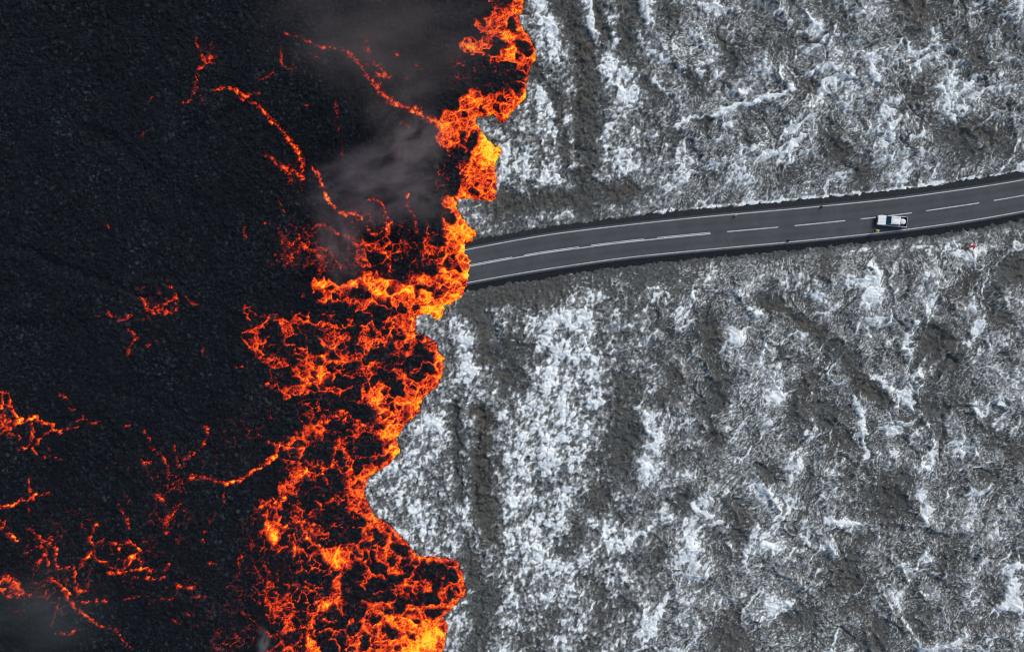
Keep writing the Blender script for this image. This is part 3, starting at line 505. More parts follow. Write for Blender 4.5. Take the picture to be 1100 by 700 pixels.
# ---------------------------------------------------------------- ground
gx = axis(385, 1150, FINE, 13000); gy = axis(-45, 745, FINE, 13000)
g = ground_field(gx, gy)
nx, ny = len(gx), len(gy)
Vx = (g['X']-550)/U; Vy = (350-g['Y'])/U
V = np.stack([Vx, Vy, g['z']], -1).reshape(-1, 3)
I = np.arange(nx*ny).reshape(ny, nx)
F = np.stack([I[1:, :-1], I[1:, 1:], I[:-1, 1:], I[:-1, :-1]], -1).reshape(-1, 4)
ground = mesh_np('ground', V, F, M_ground, {'snow': g['snow'].ravel(), 'moss': g['moss'].ravel(), 'pit': g['pit'].ravel()})
tag(ground, kind='structure')
GZ = g['z']
def ground_z(px, py):
    j = int(np.clip(np.searchsorted(gy, py), 0, ny-1)); i = int(np.clip(np.searchsorted(gx, px), 0, nx-1))
    return float(GZ[j, i])
# ---------------------------------------------------------------- lava
lx = axis(-45, 592, FINE, 13000); lx = lx[lx < 640]
ly = axis(-45, 745, FINE, 13000)
L = heat_field(lx, ly)
X, Y, sd, heat = L['X'], L['Y'], L['sd'], L['heat']
prof = 1-np.exp(-np.clip(sd, 0, None)/3.2)
far = sstep(0, 220, sd)
hb = -.55+1.35*prof+1.2*far                                  # smooth thickness, metres
k1, k2, kid = voro((X+2*L['w2x'])/5.2, (Y+2*L['w2y'])/5.2, 601)
c1, c2, cid = voro((X+3*L['w2x'])/2.6, (Y+3*L['w2y'])/2.6, 621)
lump = (1-np.minimum(1, k1*1.3))*.20*(.1+1.3*kid)*(.6+.8*sstep(-.3,.3,fbm(X/25,Y/25,633,2)))+(1-np.minimum(1, c1*1.3))*.14*(.1+1.5*cid)+.10*perlin(X/2.2,Y/2.2,635)
flows = fbm(X/40, Y/40, 641, 3)
trench = np.zeros(X.shape); Wt = Win(X+4*L['w1x'], Y+4*L['w1y'], lx, ly)
for pts, w, a in [([(-40,262),(25,268),(60,285),(110,300),(150,318),(165,322)],5,.42),([(190,150),(230,130),(262,112)],5,.5),([(20,640),(0,680)],14,.5),([(0,345),(40,352),(90,350)],6,.25),([(60,120),(120,150),(170,200)],7,.25)]: Wt.stroke(trench, pts, w, a)
cool = 1-sstep(.15, .55, heat)
z = hb+prof*(lump*(.35+.65*cool)+.45*flows*far+.12*fbm(X/9, Y/9, 661, 2)-.25*(1-cool)-1.0*trench)
z = np.where(sd < 0, -.55+.28*np.clip(sd, -3, 0), z)
kx = (H-np.clip(hb, 0, None))/H
nearf = np.abs(X-550)+np.abs(Y-350) < 2500
kx = np.where(nearf, kx, 1.0)
V = np.stack([(X-550)/U*kx, (350-Y)/U*kx, z], -1).reshape(-1, 3)
nx, ny = len(lx), len(ly)
I = np.arange(nx*ny).reshape(ny, nx)
F = np.stack([I[1:, :-1], I[1:, 1:], I[:-1, 1:], I[:-1, :-1]], -1).reshape(-1, 4)
ok = (sd.ravel()[F] > -3).any(1)
lab = np.full(X.shape, -1, np.int16)
vein = (L['best'] > .0) & (L['cl'] >= 0)
lab[vein] = L['cl'][vein]
lab[(L['M'] > .12) | ((sd > -3.5) & (sd < 9) & (X > 380) & (Y > -60) & (Y < 760))] = 99
lab[(Y > 2000) | (Y < -2000)] = -1
fl = lab.ravel()[F].max(1)
heat_r = heat.ravel()
def components(mask):
    """4-connected pieces of a boolean cell grid"""
    todo = set(zip(*np.nonzero(mask))); out = []
    while todo:
        st_ = [todo.pop()]; comp = []
        while st_:
            j, i = st_.pop(); comp.append((j, i))
            for q in ((j+1, i), (j-1, i), (j, i+1), (j, i-1)):
                if q in todo: todo.remove(q); st_.append(q)
        out.append(np.array(comp))
    return out
Vc = V.reshape(-1, 3)
# sort the cells: openings become connected pieces, crumbs go back to the crust
okg = ok.reshape(ny-1, nx-1); flg = fl.reshape(ny-1, nx-1).copy(); PIECES = {}
cell = lambda comp: comp[:, 0]*(nx-1)+comp[:, 1]
for i in range(len(L['names'])):
    PIECES[i] = []
    for comp in components(okg & (flg == i)):
        if len(comp) >= 40: PIECES[i].append(cell(comp))
        else: flg[comp[:, 0], comp[:, 1]] = -1
fm = components(okg & (flg == 99)); fm.sort(key=len)
for comp in fm[:-1]: flg[comp[:, 0], comp[:, 1]] = -1
hg = L['hid'][:-1, :-1]; RAFTS = []
for h_ in np.unique(hg[hg >= 0]):
    cs = components(okg & (flg == 99) & (hg == h_))
    if cs:
        comp = max(cs, key=len)
        if len(comp) > 60: RAFTS.append(cell(comp)); flg[comp[:, 0], comp[:, 1]] = 200
fl = flg.ravel()
def lava_piece(name, sel, parent=None):
    f = F[sel]; u, inv = np.unique(f, return_inverse=True)
    return mesh_np(name, V[u], inv.reshape(f.shape), M_lava, {'melt': heat_r[u]}, parent=parent)
o = lava_piece('lava_field', ok & (fl == -1)); tag(o, kind='structure')
o = lava_piece('molten_lava', ok & (fl == 99))
tag(o, 'broad blazing orange lava front with black crust rafts, cutting across the grey road', 'lava flow')
for p in RAFTS: lava_piece('crust_raft', p, o)
VEIN_INFO = {
 'a': ('glowing_crack', 'small hooked glowing crack with a red knot, above the long curved channel'),
 'b': ('lava_channel', 'long curved orange lava channel sweeping down to a red fan, in the upper black crust'),
 'c': ('lava_channel', 'short straight bright orange bar of lava just below the end of the long curved channel'),
 'd': ('glowing_crack', 'faint red glowing flecks between the long curved channel and the smoky lava stream at top'),
 'e': ('glowing_crack', 'sparse small red specks of glow on black crust beside the smoke'),
 'f': ('lava_channel', 'red lava stream under smoke running from the top down right into the blazing front'),
 'g': ('lava_channel', 'looping red lava rivulets with a yellow tip beside the dark smoke, above the front'),
 'h': ('lava_channel', 'branching red lava rivulets just above the bright yellow band of the front'),
 'i': ('glowing_crack', 'arching red broken cracks around black crust, left of the thin smoke plume'),
 'j': ('lava_channel', 'long tapering orange lava channel running left from the front with a feathered tail'),
 'k': ('lava_channel', 'forked orange lava streams with a yellow hot spot, below the long tapering channel'),
 'l': ('glowing_crack', 'scattered rings and dashes of orange glow beside the lower part of the front'),
 'm': ('lava_channel', 'orange lace of lava cracks at the left edge with a yellow branch'),
 'n': ('glowing_crack', 'thin red forked crack to the right of the orange lace at the left edge'),
 'o': ('lava_channel', 'straight red lava streak slanting up from the left edge, below the orange lace'),
 'p': ('glowing_crack', 'wide star shaped tangle of red cracks with a yellow core in the lower left crust'),
 'q': ('glowing_crack', 'red spidery cracks around a small orange knot, right of the star shaped tangle'),
 'r': ('glowing_crack', 'broken V of red crack pieces and flecks at the left of the tapering channel tail'),
 's': ('glowing_crack', 'isolated red nest of cracks with a yellow centre alone in the left black crust'),
}
for i, nme in enumerate(L['names']):
    n_, lb = VEIN_INFO[nme]
    pcs = [PIECES[i][k] for k in np.argsort([-len(p) for p in PIECES[i]])]
    cat = 'lava channel' if n_ == 'lava_channel' else 'glowing crack'; grp = 'glowing lava openings in the black crust'
    if not pcs: continue
    if len(pcs) == 1: tag(lava_piece(n_, pcs[0]), lb, cat, grp); continue
    c0 = Vc[F[pcs[0]].ravel()].mean(0)
    e = empty(n_, c0, 0, lb, cat, grp)
    for p in pcs:
        o = lava_piece('melt_opening', p, e); o.matrix_parent_inverse = Matrix.Translation(-Vector(c0))
# ---------------------------------------------------------------- road
rxs = np.concatenate([np.arange(250, 1180, 4.0), np.arange(1180, 1501, 10.0)])
def smooth(c):
    y = np.interp(rxs, [p[0] for p in c], [p[1] for p in c])
    for _ in range(60): y[1:-1] = .25*y[:-2]+.5*y[1:-1]+.25*y[2:]
    return y
rt, rb = smooth(ROAD_TOP), smooth(ROAD_BOT)
# carry the road on beyond the surveyed part
ext = np.arange(1550, 9000, 100.0); sl = (rt[-1]-rt[-6])/(rxs[-1]-rxs[-6])
ex = np.concatenate([rxs, ext]); et = np.concatenate([rt, rt[-1]+sl*(ext-1500)]); eb = np.concatenate([rb, rb[-1]+sl*(ext-1500)])
def frame(xs, f):
    """world points at fraction f between the lower (0) and the upper (1) edge line"""
    y = np.interp(xs, ex, eb)*(1-f)+np.interp(xs, ex, et)*f
    return np.stack([(xs-550)/U, (350-y)/U], -1)
def ribbon(name, xs, f0, f1, off0, off1, z0, z1, mat, parent=None, ncross=1):
    a = frame(xs, f0); b = frame(xs, f1); d = b-a; t = np.gradient(frame(xs, .5), axis=0); nrm = np.stack([-t[:, 1], t[:, 0]], -1); nrm /= np.linalg.norm(nrm, axis=1)[:, None]
    a = a+nrm*np.reshape(off0, (-1, 1)); b = b+nrm*np.reshape(off1, (-1, 1))
    rows = [np.concatenate([a*(1-q)+b*q, np.broadcast_to(np.reshape(np.asarray(z0)*(1-q)+np.asarray(z1)*q, (-1, 1)), (len(xs), 1))], 1) for q in np.linspace(0, 1, ncross+1)]
    n = len(xs); V = np.concatenate(rows)
    F = [(r*n+i, r*n+i+1, (r+1)*n+i+1, (r+1)*n+i) for r in range(ncross) for i in range(n-1)]
    o = mesh_np(name, V, np.array(F), mat, parent=parent)
    uv = np.concatenate([np.full(n, q) for q in np.linspace(0, 1, ncross+1)])
    at = o.data.attributes.new('across', 'FLOAT', 'POINT'); at.data.foreach_set('value', uv.astype(np.float32))
    return o
def mat_asphalt():
    k = NT('asphalt'); p = k.pos()
    f = k.noise(p, 9, 4, .7); w = k.noise(p, .25, 4, .6)
    a = k.attr('across')
    tr = k.math('ABSOLUTE', k.math('SUBTRACT', k.math('FRACT', k.math('MULTIPLY', a, 4)), .5))
    c = k.mix(f, (.054, .060, .067), (.086, .094, .102))
    c = k.mix(k.math('MULTIPLY', k.rng(tr, .1, .5), .6), c, (.047, .055, .064))
    c = k.mix(k.math('MULTIPLY', k.rng(w, .42, .66), .45), c, (.098, .106, .114))
    cr = k.new('ShaderNodeTexVoronoi', feature='DISTANCE_TO_EDGE'); cr.inputs['Scale'].default_value = .35; k.l.new(p, cr.inputs['Vector'])
    c = k.mix(k.math('MULTIPLY', k.rng(cr.outputs[0], .012, .0), k.rng(w, .5, .6, 0, .6)), c, (.02, .022, .025))
    k.l.new(c, k.b.inputs['Base Color']); k.b.inputs['Roughness'].default_value = .85; k.b.inputs['Specular IOR Level'].default_value = .2
    k.bump(f, .3, .02); return k.m
def mat_paint():
    k = NT('worn_road_paint'); p = k.pos(); f = k.noise(p, 5, 4, .7); g_ = k.noise(p, .5, 3)
    c = k.mix(k.rng(f, .35, .6), (.30, .33, .36), (.60, .64, .68)); c = k.mix(k.rng(g_, .45, .7, 0, .5), c, (.22, .25, .28))
    k.l.new(c, k.b.inputs['Base Color']); k.b.inputs['Roughness'].default_value = .7; return k.m
def mat_gravel():
    k = NT('black_gravel'); p = k.pos(); f = k.noise(p, 5, 4, .75); w = k.noise(p, .8, 4, .6)
    c = k.mix(k.rng(f, .35, .7), (.011, .013, .016), (.040, .045, .051)); a = k.attr('across')
    edge = k.math('ADD', k.rng(a, .35, 1.0, -.32, .46), k.math('MULTIPLY', k.math('SUBTRACT', f, .5), 1.6))
    edge = k.math('ADD', edge, k.math('SUBTRACT', w, .5))
    c = k.mix(k.rng(edge, .05, .25, 0, .85), c, (.10, .104, .102)); c = k.mix(k.rng(edge, .36, .5, 0, .9), c, (.55, .60, .62))
    k.l.new(c, k.b.inputs['Base Color']); k.b.inputs['Roughness'].default_value = .9; k.b.inputs['Specular IOR Level'].default_value = .1
    k.bump(f, .7, .08); return k.m
M_asph, M_paint, M_gravel = mat_asphalt(), mat_paint(), mat_gravel()
fx = ex
road = ribbon('road', fx, 0, 1, -.42, .42, .0, .0, M_asph, ncross=8); tag(road, kind='structure')
xs = np.concatenate([np.arange(250, 1180, 1.5), fx[fx > 1180]])
jag0 = .3*np.array([perlin(np.array([x/9.]), np.array([0.3]), 701)[0] for x in xs]); jag1 = .3*np.array([perlin(np.array([x/9.]), np.array([7.3]), 702)[0] for x in xs])
sh0 = ribbon('road_shoulder', xs, 0, 0, -2.45+jag0, -.36, -.98, -.03, M_gravel, ncross=10); tag(sh0, kind='structure')
sh1 = ribbon('road_shoulder', xs, 1, 1, .36, 2.65+jag1, -.03, -.98, M_gravel, ncross=10); tag(sh1, kind='structure')
for o, s_ in ((sh0, 1), (sh1, 2)):
    if s_ == 1:
        q_ = np.empty(len(o.data.vertices), np.float32); o.data.attributes['across'].data.foreach_get('value', q_); o.data.attributes['across'].data.foreach_set('value', 1-q_)
    co = np.empty(len(o.data.vertices)*3, np.float32); o.data.vertices.foreach_get('co', co); co = co.reshape(-1, 3)
    co[:, 2] += .07*perlin(co[:, 0]*2.2, co[:, 1]*2.2, 703+s_)*sstep(-.03, -.15, co[:, 2])
    o.data.vertices.foreach_set('co', co.ravel()); o.data.update()
ribbon('edge_line', fx, 0, 0, -.085, .085, .006, .006, M_paint, road)
ribbon('edge_line', fx, 1, 1, -.085, .085, .006, .006, M_paint, road)
def cen(a, b): return np.linspace(a, b, max(3, int((b-a)/5)))
CF = lambda x: np.interp(x, [508, 567, 635, 706, 763, 808, 880, 950, 1023, 1100], [.50, .50, .495, .49, .487, .485, .485, .49, .505, .505])
def dash(name, a, b, w): ribbon(name, cen(a, b), .0, .0, 0, 0, .006, .006, M_paint, road) if False else _dash(name, a, b, w)
def _dash(name, a, b, w, shift=0):
    q = cen(a, b); f = CF(q).reshape(-1, 1)
    p = frame(q, 0)*(1-f)+frame(q, 1)*f
    t = np.gradient(p, axis=0); n = np.stack([-t[:, 1], t[:, 0]], -1); n /= np.linalg.norm(n, axis=1)[:, None]
    m = len(q); V = np.concatenate([np.c_[p+n*(shift-w/2), np.full(m, .006)], np.c_[p+n*(shift+w/2), np.full(m, .006)]])
    F = np.array([(i, i+1, m+i+1, m+i) for i in range(m-1)])
    return mesh_np(name, V, F, M_paint, parent=road)
_dash('centre_line', 300, 763.5, .20, -.10)
for a, b in ((490, 550), (563, 622), (635, 692), (706, 763)): _dash('centre_dash', a, b, .15, .13)
for a, b in ((781, 836), (853.6, 908), (924.5, 979.7), (995, 1052), (1067.6, 1124), (1140, 1196), (1212, 1268)): _dash('centre_dash', a, b, .19)
# ---------------------------------------------------------------- pick-up truck
white = plain('white_car_paint', (.86, .90, .90), .25, .5, var=.03); glass = plain('dark_teal_glass', (.012, .045, .062), .08, .6, var=.1)
black = plain('black_plastic', (.012, .013, .015), .6, .3); rubber = plain('tyre_rubber', (.015, .015, .016), .85, .2); alloy = plain('grey_alloy', (.35, .36, .38), .35, .5, .8)
lampw = plain('clear_lamp', (.6, .65, .68), .15, .6); lampr = plain('red_lamp', (.35, .012, .01), .2, .6); sack = plain('white_tarpaulin', (.76, .76, .80), .75, .2, var=.18, scale=4)
def truck(loc, rz):
    t = empty('pickup_truck', loc, rz, 'white double cab pickup truck standing askew across the centre dashes of the road', 'pickup truck')
    hw = .93
    b = bmesh.new()
    prism(b, [(2.62,.50,.06),(2.72,.62,.05),(2.72,.86,.06),(2.60,1.00,.09),(1.9,1.08,.08),(1.28,1.12,.06),(-1.30,1.12,.03),(-1.30,.50,.03),(-1.25,.42,.06),(2.3,.42,.08)], -hw, hw)
    prism(b, [(-1.30,.42,.05),(-1.30,.62,.03),(-2.70,.62,.03),(-2.70,.50,.05)], -hw, hw)
    for s in (-1, 1): bx(b, (-2.02, s*(hw-.04), .88), (1.46, .06, .54), .015)
    for x in (1.72, -1.78):
        for s in (-1, 1):                       # flared arches
            for k in range(9):
                a = math.pi*(k+.5)/9; bx(b, (x+.47*math.cos(a), s*(hw-.01), .40+.47*math.sin(a)), (.18, .10, .06), .015, Euler((0, -(a-math.pi/2), 0)), 1)
    bx(b, (1.95, .30, 1.085), (1.25, .06, .03), .012, Euler((0, math.radians(6), 0))); bx(b, (1.95, -.30, 1.085), (1.25, .06, .03), .012, Euler((0, math.radians(6), 0)))
    bmesh.ops.bevel(b, geom=[e for e in b.edges if e.calc_length() > .9 and len(e.link_faces) == 2 and e.calc_face_angle(0) > .5], offset=.03, segments=2, affect='EDGES')
    bm_obj('body', b, white, t)
    c = bmesh.new()
    prism(c, [(1.24,1.11,.06),(.52,1.70,.17),(.36,1.76,.19),(-1.02,1.78,.19),(-1.14,1.72,.18),(-1.30,1.12,.05)], -hw+.02, hw-.02)
    bmesh.ops.bevel(c, geom=c.edges[:], offset=.025, segments=2, affect='EDGES')
    bm_obj('cabin', c, white, t)
    r = bmesh.new(); bx(r, (-.33, 0, 1.79), (1.25, 1.32, .03), .012); rf = bm_obj('roof', r, white, t)
    for y in (-.52, .52): rr = bmesh.new(); bx(rr, (-.33, y, 1.83), (1.1, .035, .04), .01); bm_obj('roof_rail', rr, black, rf)
    def pane(name, pts, n):
        g_ = bmesh.new(); vs = [g_.verts.new(p) for p in pts]; f = g_.faces.new(vs); f.normal_update()
        e = bmesh.ops.extrude_face_region(g_, geom=[f]); nv = [v for v in e['geom'] if isinstance(v, bmesh.types.BMVert)]
        bmesh.ops.translate(g_, vec=Vector(n)*.012, verts=nv); return bm_obj(name, g_, glass, t)
    q = Vector((.59, 0, .72)).normalized()*.028
    pane('windshield', [(1.20+q.x, .80, 1.14+q.z), (1.20+q.x, -.80, 1.14+q.z), (.56+q.x, -.69, 1.67+q.z), (.56+q.x, .69, 1.67+q.z)], (.63, 0, .77))
    pane('rear_window', [(-1.30, -.74, 1.20), (-1.30, .74, 1.20), (-1.185, .66, 1.66), (-1.185, -.66, 1.66)], (-.97, 0, .24))
    for s in (-1, 1):
        yb, yt = s*(hw-.075), s*(hw-.185)
        for (x0, x1, x2, x3) in ((1.02, .12, .12, .47), (.02, -1.05, -.93, .02)):
            pane('side_window', [(x0, yb+s*.012, 1.16), (x1, yb+s*.012, 1.16), (x2, yt+s*.012, 1.68), (x3, yt+s*.012, 1.68)], (0, s*.98, .2))
        for x0, x1 in ((1.12, .09), (.05, -1.02)):
            d = bmesh.new(); bx(d, ((x0+x1)/2, s*(hw-.005), .80), (x0-x1, .03, .56), .012); dd = bm_obj('door', d, white, t)
            h_ = bmesh.new(); bx(h_, (x1+.16, s*(hw+.022), .98), (.18, .03, .035), .01); bm_obj('handle', h_, black, dd)
        m = bmesh.new(); bx(m, (1.0, s*(hw+.12), 1.16), (.12, .20, .16), .04); bx(m, (1.0, s*(hw+.0), 1.12), (.05, .14, .04), .01); bm_obj('wing_mirror', m, black, t)
        l_ = bmesh.new(); bx(l_, (2.62, s*.66, .90), (.22, .36, .14), .04); bm_obj('headlight', l_, lampw, t)
        l_ = bmesh.new(); bx(l_, (-2.70, s*(hw-.10), .90), (.08, .12, .34), .02); bm_obj('tail_light', l_, lampr, t)
        for x in (1.72, -1.78):
            w = bmesh.new()
            n = 28; ring = [(.36, -.11), (.39, -.09), (.40, -.04), (.40, .04), (.39, .09), (.36, .11), (.24, .10), (.24, -.10)]
            vv = [[w.verts.new((x+r_*math.cos(2*math.pi*i/n), s*(hw-.11)+o_, .40+r_*math.sin(2*math.pi*i/n))) for r_, o_ in ring] for i in range(n)]
            for i in range(n):
                for j in range(len(ring)): w.faces.new((vv[i][j], vv[(i+1) % n][j], vv[(i+1) % n][(j+1) % 8], vv[i][(j+1) % 8]))
            wo = bm_obj('wheel', w, rubber, t, True)
            rm = bmesh.new(); cyl(rm, (x, s*(hw-.17), .40), (x, s*(hw-.05), .40), .235, n=24)
            for k in range(6):
                a = k*math.pi/3; bx(rm, (x+.12*math.cos(a), s*(hw-.045), .40+.12*math.sin(a)), (.20, .03, .05), .008, Euler((0, -a, 0)), 1)
            cyl(rm, (x, s*(hw-.06), .40), (x, s*(hw-.02), .40), .06, n=14); bm_obj('rim', rm, alloy, wo)
    g_ = bmesh.new(); bx(g_, (2.715, 0, .83), (.05, .92, .20), .015)
    for k in range(3): bx(g_, (2.745, 0, .77+.06*k), (.02, .86, .02), .004, None, 1)
    bm_obj('grille', g_, black, t)
    g_ = bmesh.new(); bx(g_, (2.74, 0, .56), (.16, 1.72, .20), .06); bm_obj('front_bumper', g_, black, t)
    g_ = bmesh.new(); bx(g_, (-2.78, 0, .58), (.16, 1.70, .16), .04); bm_obj('rear_bumper', g_, black, t)
    g_ = bmesh.new(); bx(g_, (-2.70, 0, .86), (.06, 1.66, .46), .015); bm_obj('tailgate', g_, white, t)
    g_ = bmesh.new(); bx(g_, (-1.99, 0, .640), (1.32, 1.60, .03), .005)
    for s in (-1, 1): bx(g_, (-1.99, s*.84, .90), (1.32, .04, .52), .008)
    bx(g_, (-2.645, 0, .90), (.03, 1.58, .50), .008); bx(g_, (-1.335, 0, .90), (.03, 1.58, .50), .008)
    for k in range(9): bx(g_, (-1.99, -.64+.16*k, .662), (1.26, .05, .016), .004, None, 1)
    bm_obj('bed_liner', g_, black, t)
    g_ = bmesh.new(); cyl(g_, (.9, .62, 1.12), (.78, .64, 1.95), .008, .005, 8); bm_obj('antenna', g_, black, t)
    for s in (-1, 1): g_ = bmesh.new(); bx(g_, (.0, s*(hw-.01), .44), (2.2, .10, .05), .02); bm_obj('side_step', g_, black, t)
    return t
cx, cy = W2(959.0, 237.2, 1.1)
tk = truck((cx, cy, .004), math.radians(175)); tk.scale = (.95, .95, .97)
# white bundle lying in the truck bed
b = bmesh.new(); bmesh.ops.create_icosphere(b, subdivisions=4, radius=1)
for v in b.verts:
    p = v.co.copy(); n_ = float(fbm(np.array([p.x*1.6+3]), np.array([p.y*1.6+p.z*1.3]), 801, 3)[0])
    q = Vector((abs(p.x)**.7*math.copysign(1, p.x), abs(p.y)**.7*math.copysign(1, p.y), abs(p.z)**.8*math.copysign(1, p.z)))*(1+.22*n_)
    v.co = Vector((q.x*.54, q.y*.50, max(q.z, -.75)*.30+.225))
sk = bm_obj('cargo_bundle', b, sack, None, True)
sk.matrix_world = Matrix.Translation((cx, cy, .004)) @ Matrix.Rotation(math.radians(175), 4, 'Z') @ Matrix.Translation((-1.83, -.03, .652))
tag(sk, 'lumpy white cargo bundle lying in the black bed of the pickup truck', 'bundle')
# ---------------------------------------------------------------- people
skin = plain('skin', (.42, .24, .17), .55, .3); hairm = plain('dark_hair', (.02, .015, .012), .7, .2)
vis = plain('lime_yellow_jacket', (.74, .90, .14), .7, .2); visw = plain('reflective_band', (.65, .68, .66), .3, .5); navy = plain('dark_trousers', (.010, .011, .014), .85, .2)
orange = plain('red_orange_jacket', (.84, .20, .13), .75, .2); helm = plain('lime_helmet', (.80, .92, .30), .35, .5); helr = plain('pale_orange_hood', (.80, .36, .27), .75, .2)
def skin_mesh(name, chains, mats, parent=None, extra=None, sub=2, root=0):
    """chains of (point, radius) sharing joints -> one continuous skinned surface"""
    verts, edges, rad, idx = [], [], [], {}
    for ch in chains:
        prev = None
        for p, r in ch:
            kx_ = tuple(round(c, 4) for c in p)
            if kx_ not in idx: idx[kx_] = len(verts); verts.append(p); rad.append(r if isinstance(r, tuple) else (r, r))
            i = idx[kx_]
            if prev is not None and prev != i: edges.append((prev, i))
            prev = i
    me = bpy.data.meshes.new(name); me.from_pydata(verts, edges, []); o = link(name, me, None)
    sm = o.modifiers.new('s', 'SKIN'); sm.use_smooth_shade = True
    for i, v in enumerate(me.skin_vertices[0].data): v.radius = rad[i]; v.use_root = (i == root)
    su = o.modifiers.new('u', 'SUBSURF'); su.levels = sub; su.render_levels = sub
    dg = bpy.context.evaluated_depsgraph_get(); dg.update()
    me2 = bpy.data.meshes.new_from_object(o.evaluated_get(dg)); bpy.data.objects.remove(o)
    if extra:
        b = bmesh.new(); b.from_mesh(me2); extra(b); b.to_mesh(me2); b.free()
    me2.name = name; me2.materials.clear()
    for m in mats: me2.materials.append(m)
    me2.polygons.foreach_set('use_smooth', [True]*len(me2.polygons))
    return link(name, me2, parent)
def head_shape(c, fwd):
    def f(b):
        r = bmesh.ops.create_uvsphere(b, u_segments=24, v_segments=18, radius=1)
        R = Matrix.Rotation(math.atan2(fwd[1], fwd[0]), 3, 'Z')
        for v in r['verts']:
            p = v.co.copy(); x, y, z_ = p
            s = Vector((x*.098, y*.076, z_*.118))
            if z_ < -.1: s.y *= 1+.25*(z_+.1); s.x *= 1+.10*(z_+.1)
            if x > .8 and abs(y) < .22 and -.45 < z_ < .1: s.x += .022*(1-abs(y)/.22)*(1-abs(z_+.22)/.36)       # nose
            if x > .7 and .0 < z_ < .22 and .18 < abs(y) < .55: s.x -= .009                                       # eye sockets
            if x > .75 and -.62 < z_ < -.5 and abs(y) < .35: s.x -= .005                                          # mouth
            if abs(y) > .9 and -.3 < z_ < .25 and -.3 < x < .15: s.y += .014*math.copysign(1, y)                  # ears
            v.co = R @ s + Vector(c)
    return f
def person(label, loc, rz, pose, jacket, trousers, hat, hatkind, band=None, bulk=1.0):
    """pose: joints in the person's own axes (x forward, y left, z up)"""
    t = empty('person', loc, rz, label, 'person', None)
    J = {k: Vector(v) for k, v in pose.items()}
    B = []
    B.append([(J['hip'], .13), (J['belly'], .125), (J['chest'], .14), (J['neck'], .062), (J['chin'], .055)])
    hands = []
    for s in ('l', 'r'):
        B.append([(J['chest'], .14), (J['sh_'+s], .066), (J['el_'+s], .046), (J['wr_'+s], .030), (J['wr_'+s]+(J['wr_'+s]-J['el_'+s]).normalized()*.07, (.040, .022))])
        B.append([(J['hip'], .13), (J['th_'+s], .088), (J['kn_'+s], .058), (J['an_'+s], .040), (J['an_'+s]+Vector((.02, 0, -.055)), .042), (J['an_'+s]+Vector((.15, 0, -.07)), .036)])
        d = (J['wr_'+s]-J['el_'+s]).normalized(); side = d.cross(Vector((0, 0, 1))); side = side.normalized() if side.length > .1 else Vector((1, 0, 0)); dn = side.cross(d)
        palm = J['wr_'+s]+d*.07
        for k, (off, ln) in enumerate(((-.028, .062), (-.010, .075), (.009, .071), (.026, .056))):
            a = palm+side*off+d*.012; m = a+d*ln*.55-dn*.008; e = a+d*ln-dn*.028
            B.append([(palm, (.040, .022)), (a+d*.02, .010), (m, .0085), (e, .007)])
        a = palm-d*.03+side*.038
        B.append([(palm, (.040, .022)), (a+d*.012, .011), (a+d*.045+side*.012, .009)])
    body = skin_mesh('body', B, [skin], t, head_shape(J['head'], (1, 0)))
    JK = [[(J['hip']+Vector((0, 0, -.02)), .165), (J['belly'], .165), (J['chest'], .175), (J['neck']-Vector((0, 0, .02)), .085)]]
    for s in ('l', 'r'): JK.append([(J['chest'], .175), (J['sh_'+s], .092), (J['el_'+s], .068), (J['wr_'+s], .052)])
    JK = [[(p, r*bulk) for p, r in ch] for ch in JK]
    jk = skin_mesh('jacket', JK, [jacket], t)
    TR = []
    for s in ('l', 'r'): TR.append([(J['hip']+Vector((0, 0, -.05)), .150), (J['th_'+s], .112), (J['kn_'+s], .084), (J['an_'+s]+Vector((0, 0, .03)), .066)])
    skin_mesh('trousers', TR, [trousers], t)
    for s in ('l', 'r'): skin_mesh('boot', [[(J['an_'+s]+Vector((-.01, 0, .06)), .062), (J['an_'+s]+Vector((0, 0, -.03)), .062), (J['an_'+s]+Vector((.16, 0, -.05)), .050)]], [black], t)
    b = bmesh.new(); bmesh.ops.create_uvsphere(b, u_segments=24, v_segments=14, radius=1)
    if hatkind == 'helmet':
        bmesh.ops.delete(b, geom=[v for v in b.verts if v.co.z < -.05], context='VERTS')
        for v in b.verts: v.co = Vector((v.co.x*.135, v.co.y*.112, v.co.z*.125))+J['head']+Vector((-.005, 0, .03))
        r = bmesh.ops.create_cone(b, segments=24, radius1=.15, radius2=.135, depth=.015, cap_ends=False)
        for v in r['verts']: v.co = Vector((v.co.x*1.12+.015, v.co.y*.86, v.co.z))+J['head']+Vector((0, 0, .028))
        bm_obj('helmet', b, hat, t, True)
        h_ = bmesh.new(); bmesh.ops.create_uvsphere(h_, u_segments=20, v_segments=12, radius=1)
        bmesh.ops.delete(h_, geom=[v for v in h_.verts if v.co.x > .25 or v.co.z < -.6], context='VERTS')
        for v in h_.verts: v.co = Vector((v.co.x*.106, v.co.y*.084, v.co.z*.12))+J['head']
        bm_obj('hair', h_, hairm, t, True)
    else:
        bmesh.ops.delete(b, geom=[v for v in b.verts if v.co.x > .62], context='VERTS')
        for v in b.verts: v.co = Vector((v.co.x*.135, v.co.y*.115, v.co.z*.155))+J['head']+Vector((-.01, 0, -.01))
        bm_obj('hood', b, hat, t, True)
    for s in (-1, 1):
        e = bmesh.new(); bmesh.ops.create_uvsphere(e, u_segments=10, v_segments=8, radius=.012)
        bmesh.ops.translate(e, vec=J['head']+Vector((.083, s*.030, .012)), verts=e.verts[:]); bm_obj('eye', e, hairm, t, True)
